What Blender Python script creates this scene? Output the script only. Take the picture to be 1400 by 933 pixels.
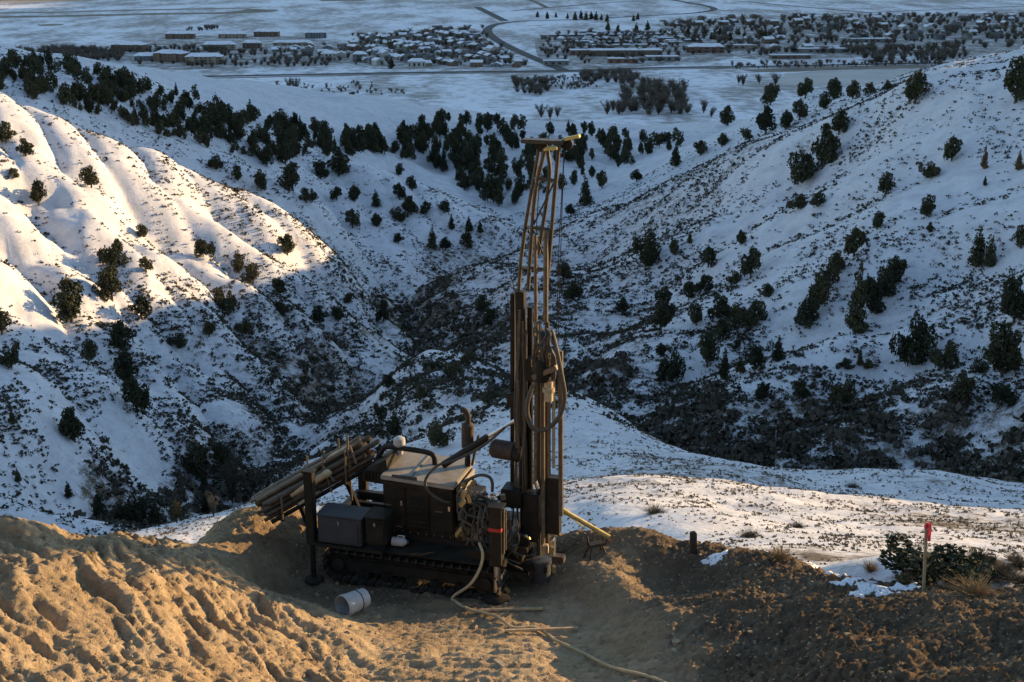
import bpy, bmesh, math, random
import numpy as np
from mathutils import Vector, Matrix, Euler
R = math.radians
scene = bpy.context.scene
for o in list(bpy.data.objects): bpy.data.objects.remove(o)
COL = scene.collection

# ------------------------------------------------------------------ camera, sky, sun, exposure
CAMZ, PITCH, FOC = 8.5, R(17.2), 1800.0
cam = bpy.data.cameras.new('camera'); cam_o = bpy.data.objects.new('camera', cam); COL.objects.link(cam_o)
cam.sensor_width = 36; cam.lens = FOC / 1400 * 36; cam.clip_start = 0.2; cam.clip_end = 30000
cam_o.location = (0, 0, CAMZ); cam_o.rotation_euler = (math.pi / 2 - PITCH, 0, 0)
scene.camera = cam_o
SUN_AZ, SUN_EL = R(64), R(11.0)            # azimuth measured from +Y towards +X
world = bpy.data.worlds.new('World'); scene.world = world; world.use_nodes = True
wn = world.node_tree.nodes; wl = world.node_tree.links
sky = wn.new('ShaderNodeTexSky'); sky.sky_type = 'NISHITA'; sky.sun_disc = False
sky.sun_elevation = SUN_EL; sky.sun_rotation = SUN_AZ; sky.altitude = 1800; sky.air_density = 1.1; sky.dust_density = 0.7; sky.ozone_density = 1.1
wl.new(sky.outputs[0], wn['Background'].inputs[0]); wn['Background'].inputs[1].default_value = 0.15
sun = bpy.data.lights.new('sun', 'SUN'); sun.energy = 4.7; sun.angle = R(0.5); sun.color = (1.0, 0.67, 0.33)
sun_o = bpy.data.objects.new('sun', sun); COL.objects.link(sun_o)
SUN_DIR = Vector((math.sin(SUN_AZ) * math.cos(SUN_EL), math.cos(SUN_AZ) * math.cos(SUN_EL), math.sin(SUN_EL)))
sun_o.rotation_euler = SUN_DIR.to_track_quat('Z', 'Y').to_euler()
scene.view_settings.view_transform = 'Standard'; scene.view_settings.look = 'None'
scene.view_settings.exposure = 1.1; scene.view_settings.gamma = 1.0
scene.render.engine = 'CYCLES'; scene.cycles.use_denoising = True
scene.cycles.max_bounces = 5; scene.cycles.diffuse_bounces = 3; scene.cycles.transparent_max_bounces = 8

# ------------------------------------------------------------------ helpers
def ray(px, py):
    u, v = (px - 700) / FOC, (py - 466.5) / FOC
    return Vector((u, math.cos(PITCH) - v * math.sin(PITCH), -math.sin(PITCH) - v * math.cos(PITCH)))
def at(px, py, Y):
    d = ray(px, py); s = Y / d.y
    return (d.x * s, Y, CAMZ + d.z * s)
def tag(o, label=None, cat=None, group=None, kind=None):
    if label: o['label'] = label
    if cat: o['category'] = cat
    if group: o['group'] = group
    if kind: o['kind'] = kind
    return o
def empty(name, loc=(0, 0, 0), rz=0.0, label=None, cat=None, group=None):
    o = bpy.data.objects.new(name, None); COL.objects.link(o)
    o.location = loc; o.rotation_euler = (0, 0, rz); o.empty_display_size = 0.1
    return tag(o, label, cat, group)
def mesh_np(name, verts, faces, mats=(), smooth=True, fmat=None):
    me = bpy.data.meshes.new(name)
    verts = np.asarray(verts, dtype=np.float32); faces = np.asarray(faces, dtype=np.int32)
    k = faces.shape[1]
    me.vertices.add(len(verts)); me.vertices.foreach_set('co', verts.ravel())
    me.loops.add(faces.size); me.loops.foreach_set('vertex_index', faces.ravel())
    me.polygons.add(len(faces)); me.polygons.foreach_set('loop_start', np.arange(0, faces.size, k, dtype=np.int32))
    me.polygons.foreach_set('loop_total', np.full(len(faces), k, dtype=np.int32))
    for m in mats: me.materials.append(m)
    if fmat is not None: me.polygons.foreach_set('material_index', np.asarray(fmat, dtype=np.int32))
    me.update(calc_edges=True)
    me.polygons.foreach_set('use_smooth', np.full(len(faces), bool(smooth)))
    return me
def obj(name, me, parent=None, loc=(0, 0, 0)):
    o = bpy.data.objects.new(name, me); COL.objects.link(o); o.location = loc
    if parent is not None: o.parent = parent
    return o
def attr(me, name, vals):
    a = me.attributes.new(name, 'FLOAT', 'POINT'); a.data.foreach_set('value', np.asarray(vals, dtype=np.float32))

class MB:
    """collects boxes, tubes and faces for one mesh"""
    def __init__(self): self.v = []; self.f = []; self.m = []
    def add(self, vs, fs, mi=0):
        b = len(self.v); self.v += [tuple(p) for p in vs]; self.f += [tuple(i + b for i in f) for f in fs]; self.m += [mi] * len(fs); return self
    def box(self, c, s, rot=None, mi=0, top=1.0):
        x, y, z = s[0] / 2, s[1] / 2, s[2] / 2
        vs = [Vector((sx * x * (top if sz > 0 else 1), sy * y * (top if sz > 0 else 1), sz * z)) for sz in (-1, 1) for sx, sy in ((-1, -1), (1, -1), (1, 1), (-1, 1))]
        if rot is not None: M = Euler(rot).to_matrix(); vs = [M @ p for p in vs]
        c = Vector(c)
        return self.add([p + c for p in vs], [(3, 2, 1, 0), (4, 5, 6, 7), (0, 1, 5, 4), (1, 2, 6, 5), (2, 3, 7, 6), (3, 0, 4, 7)], mi)
    def tube(self, pts, r, n=10, mi=0, caps=True, closed=False):
        pts = [Vector(p) for p in pts]; rs = list(r) if hasattr(r, '__len__') else [r] * len(pts)
        b = len(self.v); L = len(pts); nrm = None
        for i, p in enumerate(pts):
            t = (pts[min(i + 1, L - 1)] - pts[max(i - 1, 0)])
            if t.length < 1e-9: t = Vector((0, 0, 1))
            t.normalize()
            if nrm is None:
                nrm = t.orthogonal().normalized()
            else:
                nrm = (nrm - t * nrm.dot(t)); nrm = nrm.normalized() if nrm.length > 1e-6 else t.orthogonal().normalized()
            bi = t.cross(nrm)
            for k in range(n):
                a = 2 * math.pi * k / n
                self.v.append(tuple(p + (nrm * math.cos(a) + bi * math.sin(a)) * rs[i]))
        for i in range(L - 1):
            for k in range(n):
                k2 = (k + 1) % n
                self.f.append((b + i * n + k, b + i * n + k2, b + (i + 1) * n + k2, b + (i + 1) * n + k)); self.m.append(mi)
        if caps:
            self.f.append(tuple(b + k for k in reversed(range(n)))); self.m.append(mi)
            self.f.append(tuple(b + (L - 1) * n + k for k in range(n))); self.m.append(mi)
        return self
    def build(self, name, mat, parent=None, loc=(0, 0, 0), smooth=35, bevel=0.0):
        me = bpy.data.meshes.new(name); me.from_pydata(self.v, [], self.f)
        for m in (mat if isinstance(mat, (list, tuple)) else [mat]): me.materials.append(m)
        me.polygons.foreach_set('material_index', self.m)
        if bevel:
            bm = bmesh.new(); bm.from_mesh(me)
            es = [e for e in bm.edges if len(e.link_faces) == 2 and e.calc_face_angle(0) > R(40)]
            bmesh.ops.bevel(bm, geom=es, offset=bevel, segments=2, affect='EDGES', clamp_overlap=True); bm.to_mesh(me); bm.free()
        me.update()
        if smooth and not bevel:
            bm = bmesh.new(); bm.from_mesh(me)
            for f in bm.faces: f.smooth = True
            for e in bm.edges:
                if len(e.link_faces) == 2 and e.calc_face_angle(0) > R(smooth): e.smooth = False
            bm.to_mesh(me); bm.free()
        return obj(name, me, parent, loc)
def curve_pts(ctrl, n=8):
    """Catmull-Rom through control points"""
    P = [Vector(c) for c in ctrl]; P = [P[0] * 2 - P[1]] + P + [P[-1] * 2 - P[-2]]; out = []
    for i in range(1, len(P) - 2):
        a, b, c, d = P[i - 1:i + 3]
        for k in range(n):
            t = k / n
            out.append(0.5 * ((2 * b) + (c - a) * t + (2 * a - 5 * b + 4 * c - d) * t * t + (3 * b - a - 3 * c + d) * t ** 3))
    out.append(P[-2]); return out

# ---- noise
def _hash(ix, iy, seed):
    h = (ix.astype(np.int64) * 374761393 + iy.astype(np.int64) * 668265263 + seed * 1442695041) & 0xffffffff
    h = ((h ^ (h >> 13)) * 1274126177) & 0xffffffff
    return (h ^ (h >> 16)) & 0xffffffff
def perlin(x, y, seed=0):
    x = np.asarray(x, dtype=np.float64); y = np.asarray(y, dtype=np.float64)
    ix = np.floor(x); iy = np.floor(y); fx = x - ix; fy = y - iy
    u = fx * fx * fx * (fx * (fx * 6 - 15) + 10); v = fy * fy * fy * (fy * (fy * 6 - 15) + 10)
    def g(dx, dy):
        a = _hash(ix + dx, iy + dy, seed) * (2 * math.pi / 4294967296.0)
        return np.cos(a) * (fx - dx) + np.sin(a) * (fy - dy)
    a = g(0, 0) * (1 - u) + g(1, 0) * u; b = g(0, 1) * (1 - u) + g(1, 1) * u
    return (a * (1 - v) + b * v) * 1.5
def fbm(x, y, seed=0, oct=4, gain=0.5):
    s = 0; a = 1.0; f = 1.0
    for k in range(oct):
        s = s + a * perlin(x * f, y * f, seed + k * 17); a *= gain; f *= 2.03
    return s
def sstep(a, b, x):
    t = np.clip((x - a) / (b - a), 0, 1); return t * t * (3 - 2 * t)
class TPS:
    def __init__(self, P, v, smooth=0.0):
        P = np.asarray(P, float); v = np.asarray(v, float); n = len(P); self.P = P
        K = self.k(P, P) + np.eye(n) * smooth
        A = np.zeros((n + 3, n + 3)); A[:n, :n] = K; A[:n, n] = 1; A[:n, n + 1:] = P; A[n, :n] = 1; A[n + 1:, :n] = P.T
        self.w = np.linalg.solve(A, np.concatenate([v, [0, 0, 0]]))
    @staticmethod
    def k(A, B):
        d2 = ((A[:, None, :] - B[None, :, :]) ** 2).sum(-1)
        return np.where(d2 > 1e-12, 0.5 * d2 * np.log(np.maximum(d2, 1e-12)), 0)
    def __call__(self, x, y):
        x = np.asarray(x, float); sh = x.shape; Q = np.stack([x.ravel(), np.asarray(y, float).ravel()], 1); out = np.empty(len(Q))
        n = len(self.P)
        for s in range(0, len(Q), 20000):
            q = Q[s:s + 20000]; out[s:s + 20000] = self.k(q, self.P) @ self.w[:n] + self.w[n] + q @ self.w[n + 1:]
        return out.reshape(sh)

# ---- materials
def mat(name, rough=0.9):
    m = bpy.data.materials.new(name); m.use_nodes = True
    nt = m.node_tree; b = nt.nodes['Principled BSDF']; b.inputs['Roughness'].default_value = rough
    b.inputs['Specular IOR Level'].default_value = 0.25
    return m, nt, b
def N(nt, typ, **kw):
    n = nt.nodes.new(typ)
    for k, v in kw.items():
        if k in n.inputs: n.inputs[k].default_value = v
        else: setattr(n, k, v)
    return n
def noise(nt, scale, detail=4, rough=0.55, vec=None, typ=None):
    n = nt.nodes.new('ShaderNodeTexNoise'); n.inputs['Scale'].default_value = scale; n.inputs['Detail'].default_value = detail; n.inputs['Roughness'].default_value = rough
    if vec is not None: nt.links.new(vec, n.inputs['Vector'])
    return n
def ramp(nt, fac, stops):
    n = nt.nodes.new('ShaderNodeValToRGB'); e = n.color_ramp.elements
    while len(e) < len(stops): e.new(0.5)
    for i, (p, c) in enumerate(stops):
        e[i].position = p; e[i].color = (c[0], c[1], c[2], 1) if hasattr(c, '__len__') else (c, c, c, 1)
    nt.links.new(fac, n.inputs[0]); return n
def mixc(nt, fac, a, b, blend='MIX'):
    n = nt.nodes.new('ShaderNodeMix'); n.data_type = 'RGBA'; n.blend_type = blend
    for sock, v in ((n.inputs[0], fac), (n.inputs[6], a), (n.inputs[7], b)):
        if hasattr(v, 'links') or hasattr(v, 'is_linked'): nt.links.new(v, sock)
        elif hasattr(v, '__len__'): sock.default_value = (v[0], v[1], v[2], 1)
        else: sock.default_value = v
    return n.outputs[2]
def math_n(nt, op, a, b=0.0, c=None):
    n = nt.nodes.new('ShaderNodeMath'); n.operation = op
    for i, v in enumerate((a, b) if c is None else (a, b, c)):
        if hasattr(v, 'is_linked'): nt.links.new(v, n.inputs[i])
        else: n.inputs[i].default_value = v
    return n.outputs[0]
def bump(nt, b, h, strength=0.4, dist=0.02):
    n = nt.nodes.new('ShaderNodeBump'); n.inputs['Strength'].default_value = strength; n.inputs['Distance'].default_value = dist
    nt.links.new(h, n.inputs['Height']); nt.links.new(n.outputs[0], b.inputs['Normal']); return n
def coords(nt, kind='Object'):
    return nt.nodes.new('ShaderNodeTexCoord').outputs[kind]
def simple(name, col, rough=0.7, metal=0.0, var=0.25, scale=6.0, dirt=None, spec=0.3):
    """painted or worn surface: base colour broken by noise, optional dust on it"""
    m, nt, b = mat(name, rough); b.inputs['Metallic'].default_value = metal; b.inputs['Specular IOR Level'].default_value = spec
    v = coords(nt); n1 = noise(nt, scale, 6, 0.6, v)
    lo = [c * (1 - var) for c in col]; hi = [min(1, c * (1 + var)) for c in col]
    c = ramp(nt, n1.outputs[0], [(0.3, lo), (0.7, hi)]).outputs[0]
    if dirt:
        n2 = noise(nt, scale * 0.6, 8, 0.7, v); f = ramp(nt, n2.outputs[0], [(dirt[1], 0.0), (dirt[1] + 0.22, 0.85)]).outputs[0]
        c = mixc(nt, f, c, dirt[0])
    nt.links.new(c, b.inputs['Base Color'])
    bump(nt, b, n1.outputs[0], 0.25, 0.01)
    return m
# ------------------------------------------------------------------ natural terrain: hillsides around the drill pad
VALLEY = -141.0
CP = [ # (px, py, Y)
 # left hill crest, face and foot
 (0,130,240),(100,163,250),(200,202,260),(330,265,270),(450,322,275),(520,366,275),(568,420,262),
 (0,190,222),(0,250,203),(0,330,182),(0,400,162),(0,480,143),(0,550,126),(0,620,112),(0,690,98),
 (100,250,215),(100,350,188),(100,440,165),(100,540,134),(100,640,112),
 (200,300,225),(200,370,199),(200,450,172),(200,550,138),(200,640,113),
 (300,320,235),(300,400,206),(300,480,172),(300,570,136),(250,700,98),
 (400,360,240),(400,430,204),(400,500,172),(460,420,224),(400,570,135),(330,650,110),
 (530,430,238),(500,470,205),(440,500,178),(430,560,138),(420,640,100),
 (0,152,264),(100,187,274),(200,228,284),(330,292,294),(450,348,297),(520,388,295),
 (1395,96,258),(1250,132,272),(1100,192,296),(1000,228,314),(870,284,342),
 (980,642,99),(1090,652,95),(1200,657,93),(1320,666,95),(830,588,116),(780,570,121),(900,620,107),(700,578,122),
 (600,498,182),(520,518,178),(680,512,177),(520,247,394),(620,284,397),(690,322,387),
 # behind the left crest: gully, then the second spur with trees
 (60,118,300),(200,175,310),(330,225,320),(450,285,325),(540,345,318),
 (0,86,335),(150,101,355),(240,130,385),(330,160,425),(420,180,455),(500,192,485),
 (430,215,372),(520,226,375),(620,262,378),(700,304,365),(560,335,335),(470,310,332),(640,335,340),
 # ravine and knolls in the middle
 (575,440,232),(590,400,262),(560,362,300),(620,352,310),(700,330,330),(760,308,345),
 (600,473,166),(520,498,164),(680,492,163),(600,520,140),(520,560,128),(650,560,124),(700,500,158),
 (640,455,205),(700,445,213),(700,390,255),(640,395,262),(740,470,185),
 # tree covered ridges ahead of the valley
 (620,165,565),(700,172,600),(780,185,600),(850,190,600),(930,196,580),(560,240,470),(640,235,470),(700,262,440),(760,262,455),(700,215,520),(820,230,510),
 # right hill crest and the second crest behind it
 (1395,78,232),(1250,112,246),(1100,168,270),(1000,203,290),(870,262,320),(800,298,335),
 (1200,122,395),(1100,132,425),(1000,176,450),(920,212,480),(1300,98,380),
 (1395,112,430),(1330,114,450),(1395,108,520),(1395,104,620),(1395,100,760),(1250,126,560),(1250,122,700),(1150,150,560),(1420,112,480),
 (1200,135,300),(1050,195,340),(900,255,390),
 # right face
 (1395,180,205),(1395,290,178),(1395,390,155),(1395,480,138),(1395,560,122),(1395,640,108),
 (1250,200,218),(1250,300,188),(1250,400,165),(1250,500,142),(1250,590,120),
 (1100,240,240),(1100,330,204),(1100,420,175),(1100,500,152),(1100,580,127),
 (950,290,262),(950,370,222),(950,450,183),(950,520,158),(1000,585,128),(900,555,140),
 (820,340,285),(820,420,222),(820,490,170),(830,525,150),
 # near rounded ridge on the right and the slope below the pad
 (540,592,108),(640,570,110),(700,556,111),(780,546,110),(830,566,104),(900,598,96),(980,620,88),(1090,630,84),(1200,636,81),(1320,646,83),(1395,664,80),
 (850,640,68),(980,650,65),(1100,655,70),(1220,658,73),(1340,672,71),(850,680,48),(950,690,48),(1100,695,53),(1250,690,59),(1380,705,57),
 (700,620,84),(600,640,82),(520,690,75),(420,720,66),(300,745,62),
 (900,725,38),(1000,728,37),(1120,735,36),(1250,735,36),(1395,745,34),(1000,752,25),(1150,760,24),(1395,780,21),
 (1150,785,17.2),(1262,800,16.2),(1350,812,15.6),(1200,770,19),(1320,775,19),
]
XYZ = [ # out of frame (x, y, z)
 (-200,250,-4),(-330,330,8),(-170,160,-16),(-120,90,-18),(-70,40,-6),(-420,600,-20),(-300,480,-18),(-500,900,-110),
 (-40,15,0),(-15,6,3),(0,-12,8.5),(14,5,3.5),(-120,-20,6),(120,-40,12),(0,-90,40),(-200,-150,40),(200,-150,60),(0,-260,90),
 (30,12,0.5),(45,22,-4),(70,45,-12),(92,72,-13),(100,92,-8),(100,108,-4),(100,122,0),(112,140,2),(125,170,4),(138,215,7),(142,250,7),(142,272,-3),(146,300,-8),(146,335,-13),(152,365,-22),(165,420,-42),  # right-hand ridges outside the frame raised to cast shade on the slopes
 (190,290,-6),(190,375,-12),(235,400,-4),(242,440,3),(250,490,16),(275,540,22),(290,630,20),(190,215,6),(280,250,6),(200,120,6),(300,60,10),(400,400,10),(420,650,-40),(600,420,0),(600,100,30),
 (-8,22,-4.5),(-4,24,-5.5),(0,22,-3.6),(4,21,-2.6),(8,20,-1.6),(-14,18,-3),(0,34,-11),(-12,34,-12),(-30,40,-13),(-10,52,-20),
 (0,10,-2),(-8,12,-1.5),(8,11,-1.2),(0,16,-1.8),(5,15,-1.1),
]
def polar(x, y, z):
    r = math.hypot(x, y); return (math.atan2(x, y) * 1.6, math.log(r)), (CAMZ - z) / r
_P, _V = [], []
for c in CP:
    p, t = polar(*at(*c)); _P.append(p); _V.append(t)
for c in XYZ:
    p, t = polar(*c); _P.append(p); _V.append(t)
for a in np.radians([-60, -40, -27, -14, 0, 14, 27, 40, 60]):
    for r in (1080, 1300):
        _P.append((a * 1.6, math.log(r))); _V.append((CAMZ - VALLEY + 2) / r)
for sg in (-1, 1):                              # the hill behind the viewpoint, same values on both sides of the seam
    for r, z in ((12, 8.5), (90, 40), (260, 80), (900, 160)):
        _P.append((sg * math.pi * 1.6, math.log(r))); _V.append((CAMZ - z) / r)
    for r, z in ((20, 8), (90, 22), (900, 60)):
        _P.append((sg * math.radians(110) * 1.6, math.log(r))); _V.append((CAMZ - z) / r)
_tps = TPS(_P, _V, 1e-4)

AA = np.radians(np.concatenate([np.linspace(-180, -60, 30)[:-1], np.linspace(-60, -32, 40)[:-1], np.linspace(-32, 32, 650), np.linspace(32, 70, 60)[1:], np.linspace(70, 180, 30)[1:]]))
LR = np.linspace(math.log(11.0), math.log(1180), 640)
GA, GL = np.meshgrid(AA, LR, indexing='ij'); GR = np.exp(GL); GX = np.sin(GA) * GR; GY = np.cos(GA) * GR
_c = [np.linspace(-math.pi, math.pi, 361), np.linspace(LR[0], LR[-1], 260)]
# evaluate the smooth base exactly on the grid
GT = _tps(GA * 1.6, GL)
GZ = CAMZ - GT * GR
# --- relief
def relief(x, y, r, a):
    sc = np.clip((r - 14) / 150, 0.0, 1.3)
    h = 1.5 * sc * fbm(x / 38, y / 38, 3, 3) + 0.42 * np.clip((r - 14) / 60, 0.08, 1) * fbm(x / 11, y / 11, 9, 3) + 0.10 * np.clip((r - 14) / 30, 0.25, 1) * fbm(x / 2.6, y / 2.6, 21, 3)
    # rills on the sunny left hill, running down and to the right
    ml = sstep(-14, -30, x) * sstep(118, 150, y) * (1 - sstep(268, 300, y)) * sstep(-160, -110, x)
    w = 3.0 * fbm(x / 40, y / 40, 31, 2) + 0.5 * fbm(x / 11, y / 11, 33, 2)
    s = (x * 0.80 + y * 0.60 + w)
    amp = 0.55 + 0.75 * np.clip(perlin(x / 30, y / 30, 5) + 0.5, 0, 1)
    h = h - ml * amp * 1.7 * (1 - np.abs(np.sin(s * math.pi / 10.5))) ** 1.3 - ml * 0.12 * amp * (1 - np.abs(np.sin((s + w) * math.pi / 5.2))) ** 2
    # finer rills on the second spur
    m2 = sstep(318, 340, y) * (1 - sstep(385, 410, y)) * sstep(-90, -65, x) * sstep(12, -5, x)
    s2 = x * 0.86 + y * 0.5 + 5 * fbm(x / 30, y / 30, 41, 2)
    h = h - m2 * 1.3 * (1 - np.abs(np.sin(s2 * math.pi / 10.0))) ** 1.5
    # long benches on the right hill
    m3 = sstep(15, 40, x) * sstep(130, 165, y)
    s3 = x * 0.36 + y * 0.93 + 5 * fbm(x / 40, y / 40, 51, 2)
    h = h + m3 * 0.55 * np.sin(s3 * 2 * math.pi / 17) * np.clip(perlin(x / 45, y / 45, 55) + 0.55, 0, 1)
    return h
GZ = GZ + relief(GX, GY, GR, GA)
_b = sstep(900, 1120, GR); GZ = GZ * (1 - _b) + (VALLEY - 3) * _b
_floor = sstep(1000, 1180, GR)
GT = (CAMZ - GZ) / GR

def _ia(a): return float(np.interp(a, AA, np.arange(len(AA))))
def ground(x, y):
    """height of the natural terrain"""
    r = max(math.hypot(x, y), math.exp(LR[0])); a = math.atan2(x, y); fi = min(_ia(a), len(AA) - 1.001); fj = (math.log(r) - LR[0]) / (LR[1] - LR[0]); fj = min(max(fj, 0), len(LR) - 1.001)
    i, j = int(fi), int(fj); u, v = fi - i, fj - j
    return float((GZ[i, j] * (1 - u) + GZ[i + 1, j] * u) * (1 - v) + (GZ[i, j + 1] * (1 - u) + GZ[i + 1, j + 1] * u) * v)
def hit(px, py, rmin=19.0):
    """the spot of terrain (or valley floor) seen in that direction"""
    d = ray(px, py); a = math.atan2(d.x, d.y); T = -d.z / math.hypot(d.x, d.y)
    fi = _ia(a); i = int(fi); u = fi - i; col = GT[i] * (1 - u) + GT[i + 1] * u
    j0 = int((math.log(rmin) - LR[0]) / (LR[1] - LR[0]))
    idx = np.nonzero(col[j0:-8] <= T)[0]
    if len(idx) == 0:
        r = (CAMZ - VALLEY) / T; return (math.sin(a) * r, math.cos(a) * r, VALLEY)
    j = idx[0] + j0; l = LR[j]
    if j > j0:
        f = (col[j - 1] - T) / max(col[j - 1] - col[j], 1e-9); l = LR[j - 1] + (LR[j] - LR[j - 1]) * f
    r = math.exp(l); x, y = math.sin(a) * r, math.cos(a) * r
    return (x, y, ground(x, y))

# --- ravines, stream bed and side gullies cut into the slopes: (pixels along the line, depth, half width)
CUTS = [([(770,304),(700,325),(620,349),(565,365),(547,388),(575,425),(588,446),(545,474),(490,490),(430,506),(385,556),(335,598),(270,672),(160,702)], 7.0, 21),
 ([(650,462),(700,478),(765,500),(800,525),(860,560),(950,588),(1080,605),(1200,616),(1330,636),(1420,650)], 5.5, 17),
 ([(1240,168),(1110,238),(1000,318),(900,388),(800,468)], 2.6, 15), ([(1395,322),(1225,388),(1085,440),(925,498),(835,528)], 3.2, 15), ([(1395,440),(1250,490),(1120,545),(1000,580)], 2.4, 12), ([(1150,210),(1000,262),(880,310),(790,350)], 2.2, 13),
 ([(0,232),(14,244),(64,291),(118,336),(175,385),(235,440),(300,490)], 4.6, 9), ([(60,230),(96,259),(179,311),(250,357),(330,402),(420,455)], 3.4, 8), ([(0,309),(21,337),(54,362),(86,389),(121,408),(170,450),(215,520)], 4.6, 9), ([(150,250),(230,310),(300,352),(380,395),(470,440)], 2.5, 8),
 ([(211,362),(271,399),(330,436),(400,490)], 3.0, 8), ([(230,240),(321,312),(375,348),(440,385),(520,430)], 2.7, 8), ([(0,385),(40,420),(80,455),(120,510)], 3.6, 9), ([(0,160),(80,215),(160,265),(240,320)], 2.3, 8),
 ([(0,668),(90,640),(180,600),(225,575),(330,560)], 3.0, 11), ([(430,225),(500,262),(570,320)], 2.5, 10), ([(500,222),(570,265),(640,325)], 2.2, 9), ([(560,238),(630,285),(690,318)], 2.0, 8), ([(640,215),(680,250),(715,300)], 4.0, 14), ([(560,200),(620,230),(660,270)], 4.0, 14), ([(250,175),(340,215),(430,270),(530,345)], 3.5, 14),
 ([(440,520),(520,560),(560,592)], 2.0, 9), ([(620,520),(700,545),(760,540)], 2.2, 9), ([(1000,200),(940,225),(860,280)], 2.0, 10)]
for pix, dep, hw in CUTS:
    L_ = curve_pts([hit(a_, b_) for a_, b_ in pix], 5); best = np.full(GX.shape, 1e9); lo = min(p.x for p in L_) - hw * 2; hi = max(p.x for p in L_) + hw * 2; l2 = min(p.y for p in L_) - hw * 2; h2 = max(p.y for p in L_) + hw * 2
    sel = (GX > lo) & (GX < hi) & (GY > l2) & (GY < h2); xs_ = GX[sel]; ys_ = GY[sel]; bd = np.full(xs_.shape, 1e9); bt = np.zeros(xs_.shape)
    wob = 0.22 * hw * fbm(xs_ / (hw * 1.3), ys_ / (hw * 1.3), int(hw * 7), 3)
    for i in range(len(L_) - 1):
        a_, b_ = L_[i], L_[i + 1]; ex, ey = b_.x - a_.x, b_.y - a_.y; q2 = ex * ex + ey * ey + 1e-9
        t_ = np.clip(((xs_ - a_.x) * ex + (ys_ - a_.y) * ey) / q2, 0, 1); d_ = np.hypot(xs_ - a_.x - t_ * ex, ys_ - a_.y - t_ * ey)
        near_ = d_ < bd; bd = np.where(near_, d_, bd); bt = np.where(near_, (i + t_) / (len(L_) - 1), bt)
    f_ = np.clip(1 - (bd + wob) / hw, 0, 1) ** 1.35; f_ *= sstep(0, 0.12, bt) * (1 - 0.6 * sstep(0.88, 1, bt))
    GZ[sel] -= dep * f_
    rim = np.clip(1 - np.abs((bd + wob) / hw - 1.25) / 0.5, 0, 1); GZ[sel] += dep * 0.16 * rim * sstep(0, 0.2, bt) * (1 - sstep(0.8, 1, bt))
GT = (CAMZ - GZ) / GR

# --- how much sage and bare soil each spot carries: (px, py, amount)
DENS = [(50,200,.06),(150,250,.14),(250,250,.3),(350,290,.36),(300,250,.34),(200,220,.2),(330,330,.3),(100,330,.10),(200,320,.18),(50,430,.08),(300,340,.18),(450,350,.5),(400,450,.66),(300,480,.5),(500,430,.66),(200,560,.26),(60,560,.2),(80,480,.35),(250,520,.45),(350,540,.62),(425,510,.98),(200,620,.3),(50,640,.3),(250,670,.85),(300,640,.8),(150,685,.8),(60,690,.15),(400,600,.65),(450,560,.75),(540,500,.6),(600,490,.4),(640,540,.6),(565,440,1),(600,430,.92),(650,400,.66),(520,400,.6),(650,350,.66),(600,370,.7),(700,400,.62),(720,330,.5),(550,310,.12),(600,270,.2),(450,240,.16),(500,330,.22),(660,460,.9),(700,500,.66),(620,500,.7),(480,540,.7),
 (700,600,.42),(850,600,.5),(830,560,.2),(900,640,.72),(1000,650,.68),(1100,680,.5),(1300,660,.5),(1380,680,.3),(1000,720,.42),(1200,665,.45),(800,640,.6),(1150,730,.45),(1350,720,.8),(1250,740,.6),(940,715,.15),(1390,770,.4),(1150,790,.55),(1300,800,.75),(1330,790,1),(1380,800,1),(1390,780,.8),(1350,770,.9),(1290,790,.9),
 (800,450,.66),(850,400,.6),(900,370,.62),(1000,320,.35),(900,280,.6),(1000,230,.6),(1100,260,.3),(1060,245,.1),(1010,285,.14),(950,310,.5),(1100,190,.45),(1200,160,.4),(1300,140,.12),(1300,250,.05),(1200,230,.08),(1380,180,.1),(1150,290,.3),(1100,330,.18),(1250,330,.14),(1350,280,.06),(1350,400,.35),(1250,390,.26),(1200,420,.3),(1080,350,.14),(1000,400,.3),(1100,440,.3),(950,450,.4),(850,470,.6),(820,505,.95),(900,540,.66),(950,500,.4),(1050,510,.3),(1150,460,.05),(1200,510,.22),(1100,555,.8),(950,565,1),(1050,590,1),(1200,605,1),(1300,622,1),(1150,570,.85),(1250,560,.6),(1350,580,.66),(1380,520,.4),(1300,470,.35),(1390,612,.9),
 (1050,160,.15),(1000,190,.12),(900,230,.3),(780,280,.3),(150,140,.15),(300,190,.2),(450,190,.3),(600,200,.3),(700,230,.3),(850,220,.3)]
_dp = np.array([((lambda q: (math.atan2(q[0], q[1]) * 2.2, math.log(math.hypot(q[0], q[1]))))(hit(a, b, 15.0))) for a, b, c in DENS]); _dv = np.array([c for a, b, c in DENS])
def density(A, L):
    A = np.asarray(A).ravel() * 2.2; L = np.asarray(L).ravel(); out = np.empty(len(A))
    for s in range(0, len(A), 20000):
        d2 = (A[s:s + 20000, None] - _dp[None, :, 0]) ** 2 + (L[s:s + 20000, None] - _dp[None, :, 1]) ** 2
        w = 1 / (d2 + 3e-4) ** 2; out[s:s + 20000] = (w * _dv).sum(1) / w.sum(1)
    return out
GD = density(GA, GL).reshape(GA.shape)
GD = np.where(GR > 600, 0.35, GD)
GD = np.clip(GD + 0.10, 0, 1)
GD = np.where((np.abs(GA) > R(62)) & (GR < 420), 2.2, GD)          # unseen slope behind the viewpoint made dark bare soil, cutting bounced light

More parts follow.
